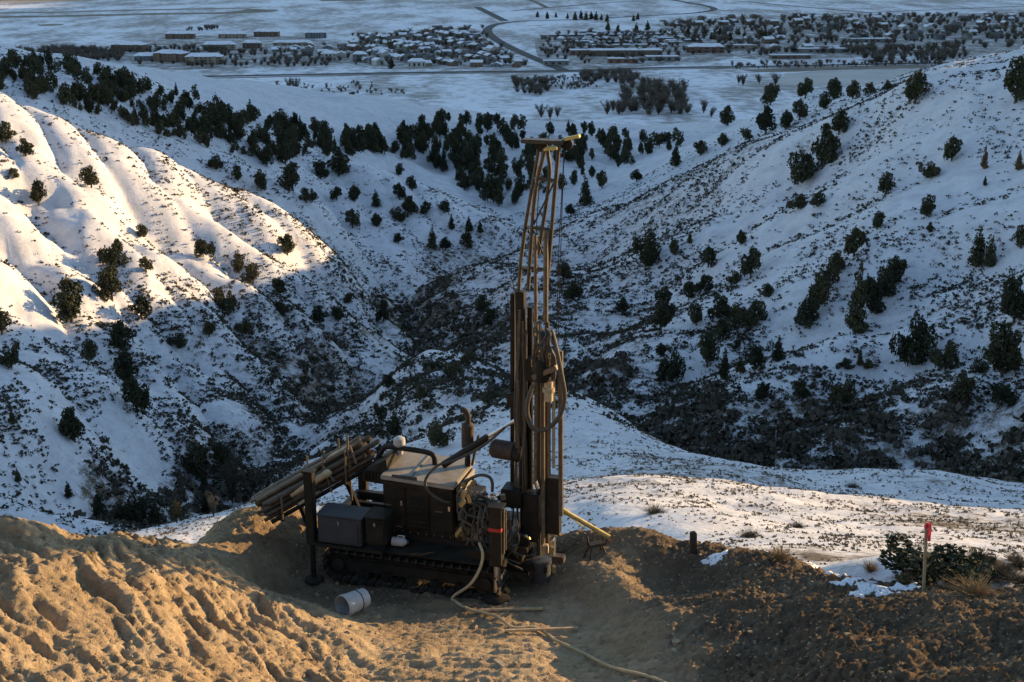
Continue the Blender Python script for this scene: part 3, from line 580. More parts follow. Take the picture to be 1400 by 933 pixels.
TREES = [ # px, py of the middle, height px, width ratio, kind, zone, label
 (125,243,28,1,'juniper','sun','round juniper high on the sunlit hill, uppermost in open snow'),(53,265,32,.8,'juniper','sun','juniper with a shaded gully at its foot, sunlit hill left edge'),(18,237,14,1.2,'thicket','sun',None),(35,203,22,1,'juniper','sun',None),(8,182,26,1,'juniper','sun','juniper cut by the left picture edge above the sunlit snow'),
 (157,345,40,.85,'thicket','sun','broad triple-crowned juniper clump in the middle of the sunlit hill'),(200,362,20,1,'juniper','sun',None),(153,388,46,.85,'juniper','sun','tall round juniper just below the broad clump on the sunlit hill'),(98,412,56,.85,'juniper','sun','largest juniper on the sunlit hill, where light meets shade'),(193,420,28,1,'juniper','sun','loose-crowned juniper at the lower rim of the sunlight'),
 (278,337,28,.9,'thicket','sun','low wide juniper clump right of centre on the sunlit hill'),(193,315,18,1,'thicket','sun',None),(327,360,26,.9,'juniper','sun','left of a close pair of round junipers low on the sunny slope'),(346,374,28,.9,'juniper','sun','right of a close pair of round junipers low on the sunny slope'),(382,390,20,1.1,'juniper','sun',None),(305,408,40,.75,'thicket','sun','wide dark juniper clump at the end of a sunlit snow spur'),
 (393,335,28,.9,'juniper','sun',None),(385,420,20,1,'juniper','sha',None),(437,430,24,.9,'juniper','sha',None),(462,427,16,1,'juniper','sha',None),(168,460,40,.9,'juniper','sha','upper tree of the vertical row of three dark junipers, left slope'),(121,477,28,.9,'thicket','sha',None),(3,442,30,1,'juniper','sha','juniper at the left picture edge in the shaded snow'),(15,487,30,.8,'thicket','sha',None),(172,505,46,.85,'juniper','sha','middle tree of the vertical row of three dark junipers, left slope'),(187,540,48,.8,'juniper','sha','lowest and widest of the vertical row of three dark junipers'),
 (286,450,20,1,'juniper','sha',None),(335,445,22,1.0,'thicket','sha',None),(243,465,22,1,'thicket','sha',None),(102,581,46,.8,'juniper','sha','big round juniper alone in shaded snow above the spoil bank'),(18,570,20,.7,'conical','sha','small pointed juniper at far left in shaded snow'),(25,650,18,.7,'conical','sha',None),(94,670,22,.7,'conical','sha',None),
 (265,622,44,.8,'thicket','sha','wide dark thicket left of the rod pile, below the ravine'),(303,622,34,.7,'juniper','sha','dark juniper beside the wide thicket left of the rod pile'),(280,655,24,.6,'conical','sha',None),(213,700,30,.75,'conical','sha',None),(242,700,30,.7,'juniper','sha',None),(137,690,40,.7,'conical','sha',None),(285,688,28,.8,'juniper','sha',None),(185,695,40,.8,'thicket','sha',None),
 (540,578,32,.8,'conical','mid','blocky dark juniper behind the air filter cap of the rig'),(601,592,40,.8,'thicket','mid','loose-branched bush on snow behind the engine hood and muffler'),(520,562,18,1,'thicket','mid',None),(575,535,20,1,'thicket','mid',None),(668,540,22,1,'thicket','mid',None),(620,505,24,1.2,'thicket','mid',None),(530,520,18,1.2,'thicket','mid',None),(590,500,18,1.2,'thicket','mid',None),
 (484,265,22,.9,'juniper','spur',None),(482,299,25,.9,'juniper','spur',None),(514,272,22,.8,'conical','spur',None),(546,262,22,.9,'juniper','spur',None),(564,251,20,.9,'juniper','spur',None),(460,265,18,1,'juniper','spur',None),(546,293,22,1,'thicket','spur',None),(562,281,25,1,'juniper','spur',None),(582,285,18,1,'juniper','spur',None),(617,304,20,.7,'conical','spur',None),(641,307,20,.8,'conical','spur',None),(656,310,17,.8,'conical','spur',None),(638,330,24,.8,'juniper','spur','juniper at the very foot of the rilled spur by the ravine'),(609,333,18,1,'juniper','spur',None),(591,326,28,.7,'conical','spur','tallest tree on the lower flank of the rilled spur'),(545,326,14,1,'juniper','spur',None),(514,301,18,1,'juniper','spur',None),(607,283,16,1.1,'juniper','spur',None),(635,249,22,1,'juniper','spur',None),(675,258,38,.7,'juniper','spur','tall dark juniper close to the left of the mast top'),(704,269,22,.8,'juniper','spur',None),
 (295,222,20,1,'thicket','spur',None),(325,237,20,.9,'juniper','spur',None),(357,247,28,.8,'juniper','spur',None),(400,242,38,.8,'juniper','spur',None),(438,232,25,.9,'juniper','spur',None),(463,222,38,.8,'juniper','spur',None),(545,232,16,.9,'juniper','spur',None),(420,265,22,1,'thicket','spur',None),(365,215,26,.8,'juniper','spur',None),(390,210,28,.8,'juniper','spur',None),
 (800,262,38,.7,'conical','mid','tall pointed juniper just right of the mast top cable'),(780,287,16,1,'juniper','mid',None),(823,246,24,.7,'juniper','mid',None),(657,416,25,1,'juniper','mid',None),(669,433,22,1,'juniper','mid',None),(771,371,26,1,'juniper','mid',None),(783,397,26,1.1,'juniper','mid',None),(852,417,22,.9,'juniper','mid',None),(884,335,46,.7,'thicket','mid','tall ragged juniper clump right of the mast, halfway up'),(861,507,18,.8,'conical','mid','small pointed juniper alone in the snow right of the drill head'),(477,408,14,1,'juniper','mid',None),(463,431,18,1,'juniper','mid',None),(524,423,34,.5,'thicket','mid',None),(870,240,16,1.2,'juniper','mid',None),
 (995,159,26,.9,'juniper','crest',None),(1047,165,36,.8,'juniper','crest',None),(1020,184,15,1.2,'juniper','crest',None),(924,213,28,.8,'conical','crest','pointed juniper lowest on the back edge of the right hill'),(958,203,20,1,'juniper','crest',None),(987,192,18,1,'juniper','crest',None),(1053,130,28,.9,'juniper','crest',None),(1101,122,26,.9,'juniper','crest',None),(1141,122,26,.9,'juniper','crest',None),(1093,151,26,.9,'juniper','crest',None),(1126,138,22,.9,'juniper','crest',None),(1166,124,24,.9,'juniper','crest',None),(1074,165,25,.8,'juniper','crest',None),(1147,168,32,.8,'juniper','crest','juniper between the crest trees and the big paired clump below'),(1190,122,16,1,'juniper','crest',None),(1212,118,14,1,'juniper','crest',None),
 (1126,201,55,.7,'juniper','rup','upper of two big overlapping junipers high on the right slope'),(1097,226,48,.8,'thicket','rup','lower of two big overlapping junipers high on the right slope'),(1251,122,40,.85,'juniper','rup','large round juniper on the skyline of the right hill'),(1388,113,56,.7,'juniper','rup','big brownish juniper at the upper right picture corner'),(1301,205,30,.9,'juniper','rup',None),(1274,232,22,1.2,'thicket','rup',None),(1211,251,28,.8,'juniper','rup',None),(1267,282,28,.8,'juniper','rup',None),(1199,302,24,.9,'juniper','rup',None),(1167,332,38,.8,'juniper','rup','spiky loose juniper above the tall conifer on the right slope'),(1345,217,28,.45,'dry','rup','slim rusty-brown dead juniper on the upper right snow'),(1392,221,24,.6,'dry','rup','small rusty-brown sapling at the right picture edge'),(1335,340,50,.6,'conical','rup','tall pointed olive juniper, left one of a pair at far right'),(1353,346,38,.6,'conical','rup','shorter right one of the pointed olive pair at far right'),(1346,248,12,.7,'conical','rup',None),(1270,312,12,1,'juniper','rup',None),
 (1026,360,42,.7,'juniper','rlow','leaning oval juniper with open snow all around it'),(1012,325,20,.8,'juniper','rup',None),(968,352,28,.8,'juniper','rlow',None),(1003,378,18,1,'thicket','rlow',None),(941,398,26,.8,'juniper','rlow',None),(964,387,26,1,'thicket','rlow',None),(1047,396,20,1,'thicket','rlow',None),(906,415,44,.7,'juniper','rlow','tall dark juniper at the left end of the right thicket'),(1169,410,92,.42,'conical','rlow','tallest slender conifer standing in the middle of the right slope'),(1205,385,46,.8,'thicket','rlow','broad dark clump uphill and right of the tallest conifer'),(1192,408,40,.8,'juniper','rlow',None),(1222,372,40,.8,'juniper','rlow',None),(1115,402,52,.7,'juniper','rlow',None),(1132,380,40,.8,'juniper','rlow',None),(1105,425,40,.8,'thicket','rlow',None),(1145,358,28,.9,'juniper','rlow',None),(985,420,36,.9,'thicket','rlow',None),(1010,430,36,.9,'thicket','rlow',None),(1035,425,34,.9,'thicket','rlow',None),(883,350,36,.7,'juniper','mid',None),(922,338,20,.8,'juniper','rlow',None),(943,325,16,.7,'conical','rlow',None),(1396,325,30,.7,'juniper','rup',None),(1386,412,60,.7,'juniper','rlow','big dim juniper at the right edge, upper of two'),
 (1091,275,22,1.2,'thicket','rup',None),(1120,272,18,1.2,'thicket','rup',None),(1180,325,14,1,'thicket','rup',None),
 (903,432,42,.7,'juniper','rlow',None),(952,430,30,.8,'juniper','rlow',None),(984,450,30,.8,'juniper','rlow',None),(1063,477,34,.75,'conical','rlow','neat cone-shaped juniper on open snow, lower right slope'),(1031,490,35,.75,'juniper','rlow',None),(990,498,42,.5,'conical','rlow','narrow dark juniper left of the neat cone-shaped one'),(967,477,50,.7,'juniper','rlow','large dark juniper low in the thicket left of centre right slope'),(920,500,45,.75,'thicket','rlow',None),(903,479,20,.9,'juniper','rlow',None),(1012,502,20,.9,'juniper','rlow',None),(1042,535,26,.8,'juniper','rlow',None),(1093,531,26,.85,'juniper','rlow',None),(1155,535,38,.8,'thicket','rlow','round brushy juniper just above the dark stream brush'),(1155,497,16,1.2,'thicket','rlow',None),(1175,488,24,.5,'conical','rlow','thin little spire of a juniper in open snow'),(1188,497,14,1.2,'thicket','rlow',None),(1008,471,14,1,'juniper','rlow',None),
 (1246,460,70,.7,'thicket','rlow','widest dark juniper clump on the lower right slope'),(1292,485,44,.8,'thicket','rlow','shrubby juniper touching the right side of the widest clump'),(1314,533,42,.75,'juniper','rlow','spiky green juniper alone below the widest clump'),(1370,481,70,.75,'juniper','rlow','very large dim juniper at the right edge, lower of two'),(1370,540,30,1,'thicket','rlow',None),(1340,500,20,1,'thicket','rlow',None),
 (270,640,16,1.2,'thicket','sha',None),(640,490,22,1,'thicket','mid',None),
]
ZONE_AT = {'sun': 'on the sunlit snowy left hillside', 'sha': 'on the shaded lower left slope', 'spur': 'on the rilled snowy spur behind the sunlit hill', 'mid': 'around the ravine between the hills', 'crest': 'along the right hill back edge', 'rup': 'on the open upper right snow slope', 'rlow': 'in the thickets of the lower right slope'}
ZB = {z: (min(t[0] for t in TREES if t[5] == z), max(t[0] for t in TREES if t[5] == z), min(t[1] for t in TREES if t[5] == z), max(t[1] for t in TREES if t[5] == z)) for z in ZONE_AT}
def tree_words(px, py, hp, kind, zone):
    x0, x1, y0, y1 = ZB[zone]; u, v = (px - x0) / (x1 - x0 + 1), (py - y0) / (y1 - y0 + 1)
    size = 'tiny' if hp < 17 else 'small' if hp < 24 else 'middling' if hp < 34 else 'tall'; shape = {'juniper': 'round', 'conical': 'pointed', 'thicket': 'bushy', 'dry': 'rusty'}[kind]
    return '%s %s juniper %s, %s %s part' % (size, shape, ZONE_AT[zone], ('upper', 'middle', 'lower')[min(int(v * 3), 2)], ('left', 'centre', 'right')[min(int(u * 3), 2)])
for px, py, hp, wr, kind, zone, lab in TREES:
    p = hit(px, min(py + hp * 0.5, 742)); h = hp * slant(p) / FOC * 1.06; w = h * wr * (1.12 if kind == 'juniper' else 0.85 if kind == 'thicket' else 1.35 if kind in ('conical', 'dry') else 1)
    plant('juniper_tree', kind, p, h, w, lab or tree_words(px, py, hp, kind, zone), 'tree', ZL[zone][1])
# the dense belt of junipers on the ridges in front of the valley: each tree by itself
BELT = [((0,85,160,165),30,36),((120,100,330,195),36,36),((250,140,430,215),34,38),((380,165,540,225),40,38),((500,170,640,240),42,34),((600,165,730,290),58,36),((720,175,860,255),42,32),((840,185,935,225),18,24)]
BELT_AT = ['on the ridge at the far left edge', 'on the ridge below the apartment blocks', 'where the sunlit crest meets the belt', 'left of the rilled spur top', 'above the rilled spur', 'left of the mast crown', 'right of the mast crown', 'at the right end of the belt']
def inside_belt(x, y):
    top = np.interp(x, [0, 60, 150, 240, 330, 420, 520, 620, 700, 850, 935], [92, 88, 98, 128, 158, 180, 190, 166, 172, 190, 196])
    bot = np.interp(x, [0, 60, 150, 250, 330, 420, 520, 600, 680, 760, 850, 935], [125, 140, 165, 195, 215, 222, 212, 235, 285, 262, 235, 200])
    return top - 2 < y < bot
nb = 0
for bi, ((x0, y0, x1, y1), k, hh) in enumerate(BELT):
    tries = 0; got = 0
    while got < k and tries < 1500:
        tries += 1; x, y = random.uniform(x0, x1), random.uniform(y0, y1)
        if not inside_belt(x, y): continue
        if perlin(np.array([x / 26.0]), np.array([y / 15.0]), 5)[0] < -0.22: continue
        p = hit(x, y)
        if p[2] <= VALLEY + 5 or math.hypot(p[0], p[1]) > 800: continue
        hp = hh * random.uniform(0.5, 1.0) * (0.75 + 0.25 * (y - 90) / 120); h = hp * slant(p) / FOC
        kd = 'juniper' if random.random() < 0.8 else 'conical'; hp *= 0.8; h *= 0.8
        lab = '%s %s belt juniper %s' % ('small' if hp < 22 else 'middling' if hp < 30 else 'tall', 'round' if kd == 'juniper' else 'pointed', BELT_AT[bi] + ', ' + ('left', 'middle', 'right')[min(2, int(3 * (x - x0) / (x1 - x0)))] + (' back' if y < (y0 + y1) / 2 else ' front'))
        if nb < 300: plant('belt_juniper', kd, p, h, h * random.uniform(0.62, 0.9), lab, 'tree', 'junipers of the far belt')
        nb += 1; got += 1
# the hundreds more behind and between them: one mass
Vs = []; bases = []
for tm, cm in PROTO['juniper']:
    q = np.array([v.co[:] for v in cm.vertices]).reshape(-1, 4, 3); q = q[np.random.default_rng(len(Vs)).permutation(len(q))[:420]]; c_ = q.mean(1, keepdims=True); bases.append((c_ + (q - c_) * 1.9).reshape(-1, 3))
got = tries = 0
while got < 340 and tries < 30000:
    tries += 1; x = random.uniform(-10, 935) if random.random() < 0.5 else random.uniform(-10, 560); y = random.uniform(82, 290)
    if not inside_belt(x, y): continue
    if perlin(np.array([x / 34.0]), np.array([y / 16.0]), 11)[0] < 0.02: continue
    p = hit(x, y)
    if p[2] <= VALLEY + 5 or math.hypot(p[0], p[1]) > 800: continue
    h = random.uniform(11, 25) * slant(p) / FOC; w = h * random.uniform(.62, .95); b_ = bases[got % len(bases)]; a_ = random.uniform(0, 6.28); c_, s_ = math.cos(a_), math.sin(a_)
    Vs.append(np.stack([p[0] + (b_[:, 0] * c_ - b_[:, 1] * s_) * w, p[1] + (b_[:, 0] * s_ + b_[:, 1] * c_) * w, p[2] - .15 + b_[:, 2] * h], 1)); got += 1
V = np.concatenate(Vs); tag(obj('juniper_wood', mesh_np('juniper_wood', V, np.arange(len(V)).reshape(-1, 4), [M_JUN], smooth=False)), 'dark juniper wood covering the far ridges', kind='stuff')
# tall leafless bush at the foot of the left slope and taller brush
for px, py, hp, l in ((318,655,66,'tall leafless bush with upright stems left of the rod pile'),(292,690,34,'small leafless bush at the edge of the dirt heap')):
    p = hit(px, py + hp * 0.5); h = hp * slant(p) / FOC; plant('leafless_bush', 'bare', p, h, h * 0.75, l, 'bush', 'leafless bushes left of the rods')

# --- sagebrush, grass tufts and ravine brush: far too many to count, one object each
def clump_mesh(rg, n, flat):
    d = rg.normal(size=(n, 3)); d[:, 2] = np.abs(d[:, 2]) * flat + 0.15; d /= np.linalg.norm(d, axis=1)[:, None]
    P = d * rg.uniform(0.45, 0.95, n)[:, None]; P[:, 2] *= 0.85
    V, Fq = quads_at(P, 0.28, rg, 1.2, 0.5); return V
def scatter(name, me_list, pts, size, squash, material, label):
    """many small bushes joined into one mesh"""
    Vs = []
    for k, (x, y, z) in enumerate(pts):
        b = me_list[k % len(me_list)]; a = random.uniform(0, 6.28); c, s = math.cos(a), math.sin(a); sz = size[k]
        Vs.append(np.stack([x + (b[:, 0] * c - b[:, 1] * s) * sz, y + (b[:, 0] * s + b[:, 1] * c) * sz, z + b[:, 2] * sz * squash], 1))
    V = np.concatenate(Vs); o = obj(name, mesh_np(name, V, np.arange(len(V)).reshape(-1, 4), [material], smooth=False))
    return tag(o, label, None, kind='stuff')
rg = np.random.default_rng(3)
def ground_np(a, l):
    fi = np.interp(a, AA, np.arange(len(AA))); fj = np.clip((l - LR[0]) / (LR[1] - LR[0]), 0, len(LR) - 1.001); i = np.minimum(fi.astype(int), len(AA) - 2); j = fj.astype(int); u, v = fi - i, fj - j
    return (GZ[i, j] * (1 - u) + GZ[i + 1, j] * u) * (1 - v) + (GZ[i, j + 1] * (1 - u) + GZ[i + 1, j + 1] * u) * v
def candidates(n, l0, l1, k=0.5):
    a = rg.uniform(R(-33), R(33), n); l = math.log(l0) + (math.log(l1) - math.log(l0)) * rg.random(n) ** k
    r = np.exp(l); return a, l, r, np.sin(a) * r, np.cos(a) * r
def streak(a, l, x, y):
    right = sstep(0.0, 0.12, a)
    n1 = fbm(x / 9.0, y / 9.0, 201, 3); s = x * 0.36 + y * 0.93; t = x * 0.93 - y * 0.36; n2 = fbm(s / 5.0, t / 26.0, 203, 3)
    ls = x * 0.80 + y * 0.60; lt = x * 0.6 - y * 0.8; n3 = fbm(ls / 4.5, lt / 18.0, 207, 3)
    return n1 * 0.6 + np.where(right > 0.5, n2, n3) * 0.75
a, l, r, x, y = candidates(262000, 95, 430, 0.62)
d = np.clip(density(a, l) + 0.11, 0, 1); pr = np.clip(d * 1.0 + 1.7 * (d + 0.08) * streak(a, l, x, y) - 0.03, 0, 1) ** 1.2
ok = rg.random(len(a)) < pr * 0.82; z = ground_np(a, l)
S = rg.uniform(0.20, 0.60, len(a)) * (0.8 + 0.4 * d) * np.where(rg.random(len(a)) < 0.08, 1.6, 1)
pts = np.stack([x, y, z - 0.05], 1)[ok]; cls = [clump_mesh(rg, 7, 0.8) for _ in range(12)]
scatter('sagebrush_cover', cls, pts, S[ok], 0.95, M_SAGE, 'scattered low sagebrush dotting the snowy slopes')
print('sage', ok.sum())
a, l, r, x, y = candidates(34000, 100, 330, 0.6)
d = density(a, l); ok = (d > 0.74) & (rg.random(len(a)) < (d - 0.6) * 1.2); z = ground_np(a, l)
S = rg.uniform(0.55, 1.25, len(a)); pts = np.stack([x, y, z - 0.1], 1)[ok]; cls = [clump_mesh(rg, 16, 1.3) for _ in range(10)]
scatter('ravine_brush', cls, pts, S[ok], 1.15, M_TWIG, 'dark leafless brush filling the ravine and stream bed')
print('brush', ok.sum())
a, l, r, x, y = candidates(140000, 17, 112, 0.5)
d = density(a, l); n1 = fbm(x / 3.0, y / 3.0, 301, 3); n2 = fbm(x / 0.9, y / 2.0, 303, 2)
ok = rg.random(len(a)) < np.clip(d * 0.75 + 1.8 * n1 * d + 0.6 * n2 * d, 0, 1) * 0.5; z = ground_np(a, l)
inpad = (np.abs(x) < 6.0) & (y < 18.5); ok &= ~inpad
S = rg.uniform(0.025, 0.085, len(a)) * (1 + 0.9 * np.clip((r - 25) / 60, 0, 1)); pts = np.stack([x, y, z - 0.02], 1)[ok]; cls = [clump_mesh(rg, 8, 1.4) for _ in range(12)]
scatter('grass_tufts', cls, pts, S[ok], 1.1, M_TUFT, 'brown grass tufts poking through the snow below the pad')
print('tufts', ok.sum())
# ------------------------------------------------------------------ the town in the valley
M_TOWNTWIG = leaf_material('town_tree_twigs', ((0.10, 0.085, 0.068), (0.14, 0.115, 0.09), (0.19, 0.155, 0.12)))  # lighter than the near twigs, distance haze put into the colour
def vp(px, py):
    d = ray(px, py); s = (VALLEY - CAMZ) / d.z; return Vector((d.x * s, d.y * s, VALLEY))
M_ROAD = simple('wet_asphalt', (0.055, 0.052, 0.05), 0.85, var=0.3, scale=0.05)
M_TRACK = simple('brown_farm_track', (0.15, 0.125, 0.10), 0.9, var=0.4, scale=0.03)
M_ICE = simple('grey_pond_ice', (0.30, 0.28, 0.26), 0.55, var=0.2, scale=0.02)
M_FIELD = simple('winter_stubble', (0.20, 0.165, 0.12), 0.95, var=0.4, scale=0.03)
M_SIDING = [simple('siding_' + n, c, 0.8, var=0.15, scale=0.4) for n, c in (('grey', (0.17, 0.16, 0.15)), ('tan', (0.23, 0.19, 0.145)), ('brown', (0.13, 0.09, 0.065)), ('pale', (0.36, 0.35, 0.33)), ('slate', (0.13, 0.14, 0.155)), ('brick', (0.17, 0.09, 0.065)))]
M_ROOFSNOW = simple('snowy_roof', (0.66, 0.67, 0.70), 0.8, var=0.15, scale=0.3)
M_ROOFDARK = simple('dark_shingle_roof', (0.10, 0.095, 0.09), 0.9, var=0.25, scale=0.5)
M_PANE = simple('dark_window_glass', (0.03, 0.035, 0.045), 0.25, var=0.2, scale=1.0, spec=0.5)
def strip(name, pts, width, z, material, label):
    c = [Vector(p) for p in curve_pts([tuple(p) for p in pts], 8)]; v = []; f = []
    for i, p in enumerate(c):
        t = (c[min(i + 1, len(c) - 1)] - c[max(i - 1, 0)]); n = Vector((-t.y, t.x, 0)).normalized() * (width / 2)
        v += [(p.x + n.x, p.y + n.y, VALLEY + z), (p.x - n.x, p.y - n.y, VALLEY + z)]
        if i: f.append((2 * i - 2, 2 * i - 1, 2 * i + 1, 2 * i))
    me = bpy.data.meshes.new(name); me.from_pydata(v, [], f); me.materials.append(material); me.update()
    return tag(obj(name, me), label, kind='structure')
strip('highway', [vp(x, y) for x, y in ((60,109),(220,106),(430,102),(600,99),(770,97),(900,93),(1050,91),(1250,87),(1460,84))], 17, 0.10, M_ROAD, 'dark highway running across the valley below the town')
strip('highway', [vp(x, y) for x, y in ((-20,111.5),(220,108.6),(430,104.2),(600,101),(770,98.8),(900,95),(1050,93),(1250,89.5),(1460,86.5))], 9, 0.10, M_TRACK, 'brown verge track beside the highway')
strip('road', [vp(x, y) for x, y in ((772,97),(745,86),(712,72),(684,58),(668,46),(668,39),(682,33),(720,29),(790,27),(880,22),(945,18.5),(975,14),(968,9),(935,3),(905,-3))], 15, 0.22, M_ROAD, 'dark road curving up through the town houses')
strip('road', [vp(x, y) for x, y in ((652,10),(668,18),(690,29))], 16, 0.34, M_ROAD, 'short straight road meeting the curve above the town')
strip('road', [vp(x, y) for x, y in ((975,14),(1050,17),(1120,20),(1200,17),(1320,12),(1420,8))], 12, 0.34, M_TRACK, 'country road along the upper right fields')
strip('road', [vp(x, y) for x, y in ((1010,2),(1100,10),(1180,17))], 12, 0.46, M_TRACK, 'diagonal track between the upper right fields')
strip('road', [vp(x, y) for x, y in ((700,15),(760,10),(830,4),(900,0.5))], 12, 0.34, M_TRACK, 'narrow field road near the top of the valley')
strip('road', [vp(x, y) for x, y in ((720,-2),(738,6),(748,11))], 12, 0.46, M_TRACK, 'short field boundary track near the top')
def flat(name, poly, z, material, label, wob=0.0):
    c = curve_pts([tuple(vp(x, y)) for x, y in poly + [poly[0]]], 7)[:-1]
    me = bpy.data.meshes.new(name); me.from_pydata([(p.x, p.y, VALLEY + z) for p in c], [], [tuple(range(len(c)))]); me.materials.append(material); me.update()
    if me.polygons[0].normal.z < 0: me.flip_normals()
    return tag(obj(name, me), label, kind='structure')
flat('field', [(-40,25.5),(60,24),(200,21),(320,19),(372,16.5),(378,14),(340,12.5),(330,14.5),(300,17),(200,18.5),(60,21.5),(-40,23)], 0.06, M_FIELD, 'dark strip of bare field beyond the apartment blocks')
flat('field', [(-40,17.5),(60,16.5),(180,13.5),(340,10.8),(340,11.8),(180,15),(60,18),(-40,19)], 0.06, M_FIELD, 'upper thin strip of bare field at top left')
flat('field', [(-40,2.2),(50,1.8),(130,0.6),(130,-1),(-40,-0.5)], 0.06, M_FIELD, 'dark field edge at the top left corner')
flat('field', [(440,2),(495,1.2),(495,-1),(440,-0.5)], 0.06, M_FIELD, 'small dark field patch at the top')
flat('field', [(50,34),(75,33),(88,34),(75,35.5),(55,35.5)], 0.06, M_FIELD, 'small dark patch of bare field')
flat('frozen_pond', [(1055,110),(1090,100),(1160,96.5),(1262,95),(1268,104),(1240,113),(1160,117),(1080,117)], 0.12, M_ICE, 'grey frozen pond in front of the right hill')
flat('field', [(1010,95.5),(1120,92.5),(1260,90),(1270,93),(1150,96),(1050,99)], 0.09, M_FIELD, 'brown reed margin above the frozen pond')

M_YARD = None
def yard_material():
    m, nt, b = mat('town_yards', 0.9); v = coords(nt); n1 = noise(nt, 0.035, 6, 0.7, v); n2 = noise(nt, 0.13, 5, 0.7, v)
    f = math_n(nt, 'MULTIPLY_ADD', n1.outputs[0], 0.5, math_n(nt, 'MULTIPLY', n2.outputs[0], 0.5))
    nt.links.new(ramp(nt, f, [(0.42, (0.62, 0.62, 0.63)), (0.5, (0.30, 0.275, 0.24)), (0.6, (0.15, 0.125, 0.10))]).outputs[0], b.inputs['Base Color']); return m
M_YARD = yard_material()
flat('town_ground', [(480,56),(560,43),(645,39),(672,60),(705,82),(690,93),(560,95),(500,92),(455,78)], 0.03, M_YARD, 'trodden snow and yards between the dense house rows')
flat('town_ground', [(730,54),(800,44),(935,44),(985,60),(1000,80),(900,90),(790,93),(740,82)], 0.04, M_YARD, 'trodden snow and yards right of the curving road')
flat('town_ground', [(895,34),(1010,23),(1180,22),(1450,20),(1460,72),(1240,76),(1060,82),(1000,76),(950,56)], 0.05, M_YARD, 'trodden snow and yards at the right of town')
flat('town_ground', [(170,60),(240,50),(400,50),(480,62),(478,86),(300,94),(190,92)], 0.04, M_YARD, 'trodden snow around the apartment blocks')
def house_mesh(w, d, h, rh, sid, roof, gable_x=True):
    """plain house: walls, overhanging gable roof with thickness, door and window openings set in"""
    b = MB(); b.box((0, 0, h / 2), (w, d, h), mi=0)
    o = 0.6; t = 0.35
    if gable_x:
        v = [(-w/2-o, -d/2-o, h-.2), (w/2+o, -d/2-o, h-.2), (w/2+o, 0, h+rh), (-w/2-o, 0, h+rh), (-w/2-o, d/2+o, h-.2), (w/2+o, d/2+o, h-.2)]
    else:
        v = [(-w/2-o, -d/2-o, h-.2), (-w/2-o, d/2+o, h-.2), (0, d/2+o, h+rh), (0, -d/2-o, h+rh), (w/2+o, -d/2-o, h-.2), (w/2+o, d/2+o, h-.2)]
    v2 = v + [(x, y, z + t) for x, y, z in v]
    fs = [(0, 1, 2, 3), (3, 2, 5, 4), (6, 9, 8, 7), (9, 10, 11, 8), (0, 6, 7, 1), (4, 5, 11, 10), (1, 7, 8, 2), (2, 8, 11, 5), (0, 3, 9, 6), (3, 4, 10, 9)]
    b.add(v2, fs, 1)
    if gable_x: b.add([(-w/2, -d/2, h), (-w/2, d/2, h), (-w/2, 0, h+rh), (w/2, -d/2, h), (w/2, d/2, h), (w/2, 0, h+rh)], [(0, 2, 1), (3, 4, 5)], 0)
    else: b.add([(-w/2, -d/2, h), (w/2, -d/2, h), (0, -d/2, h+rh), (-w/2, d/2, h), (w/2, d/2, h), (0, d/2, h+rh)], [(0, 1, 2), (3, 5, 4)], 0)
    k = max(2, int(w // 4))
    for i in range(k):
        x = -w / 2 + (i + .5) * w / k; b.box((x, -d / 2 - 0.03, 1.5), (1.3, 0.1, 1.3 if i != k // 2 else 2.1), mi=2)
    me = bpy.data.meshes.new('house'); me.from_pydata(b.v, [], b.f)
    for m in (sid, roof, M_PANE): me.materials.append(m)
    me.polygons.foreach_set('material_index', b.m); me.update(); return me
HOUSES = [house_mesh(random.uniform(10, 15), random.uniform(8, 10), random.choice((3.0, 3.4, 5.6)), random.uniform(2.0, 2.8), M_SIDING[i % 5], M_ROOFSNOW if i % 4 else M_ROOFDARK, i % 3 != 0) for i in range(14)]
for i, m_ in enumerate(HOUSES): m_['look'] = ('grey', 'tan', 'brown', 'pale', 'slate')[i % 5] + ('-walled snowy-roofed' if i % 4 else '-walled dark-roofed') + (' house facing sideways' if i % 3 == 0 else ' house')
LONG = [house_mesh(random.uniform(20, 26), 6, 3.0, 0.8, M_SIDING[i % 5], M_ROOFSNOW, True) for i in range(5)]
for i, m_ in enumerate(LONG): m_['look'] = ('grey', 'tan', 'brown', 'pale', 'slate')[i % 5] + ' long low mobile home'
def in_poly(x, y, poly):
    c = False; j = len(poly) - 1
    for i in range(len(poly)):
        xi, yi = poly[i]; xj, yj = poly[j]
        if (yi > y) != (yj > y) and x < (xj - xi) * (y - yi) / (yj - yi) + xi: c = not c
        j = i
    return c
TOWN_TREES = []
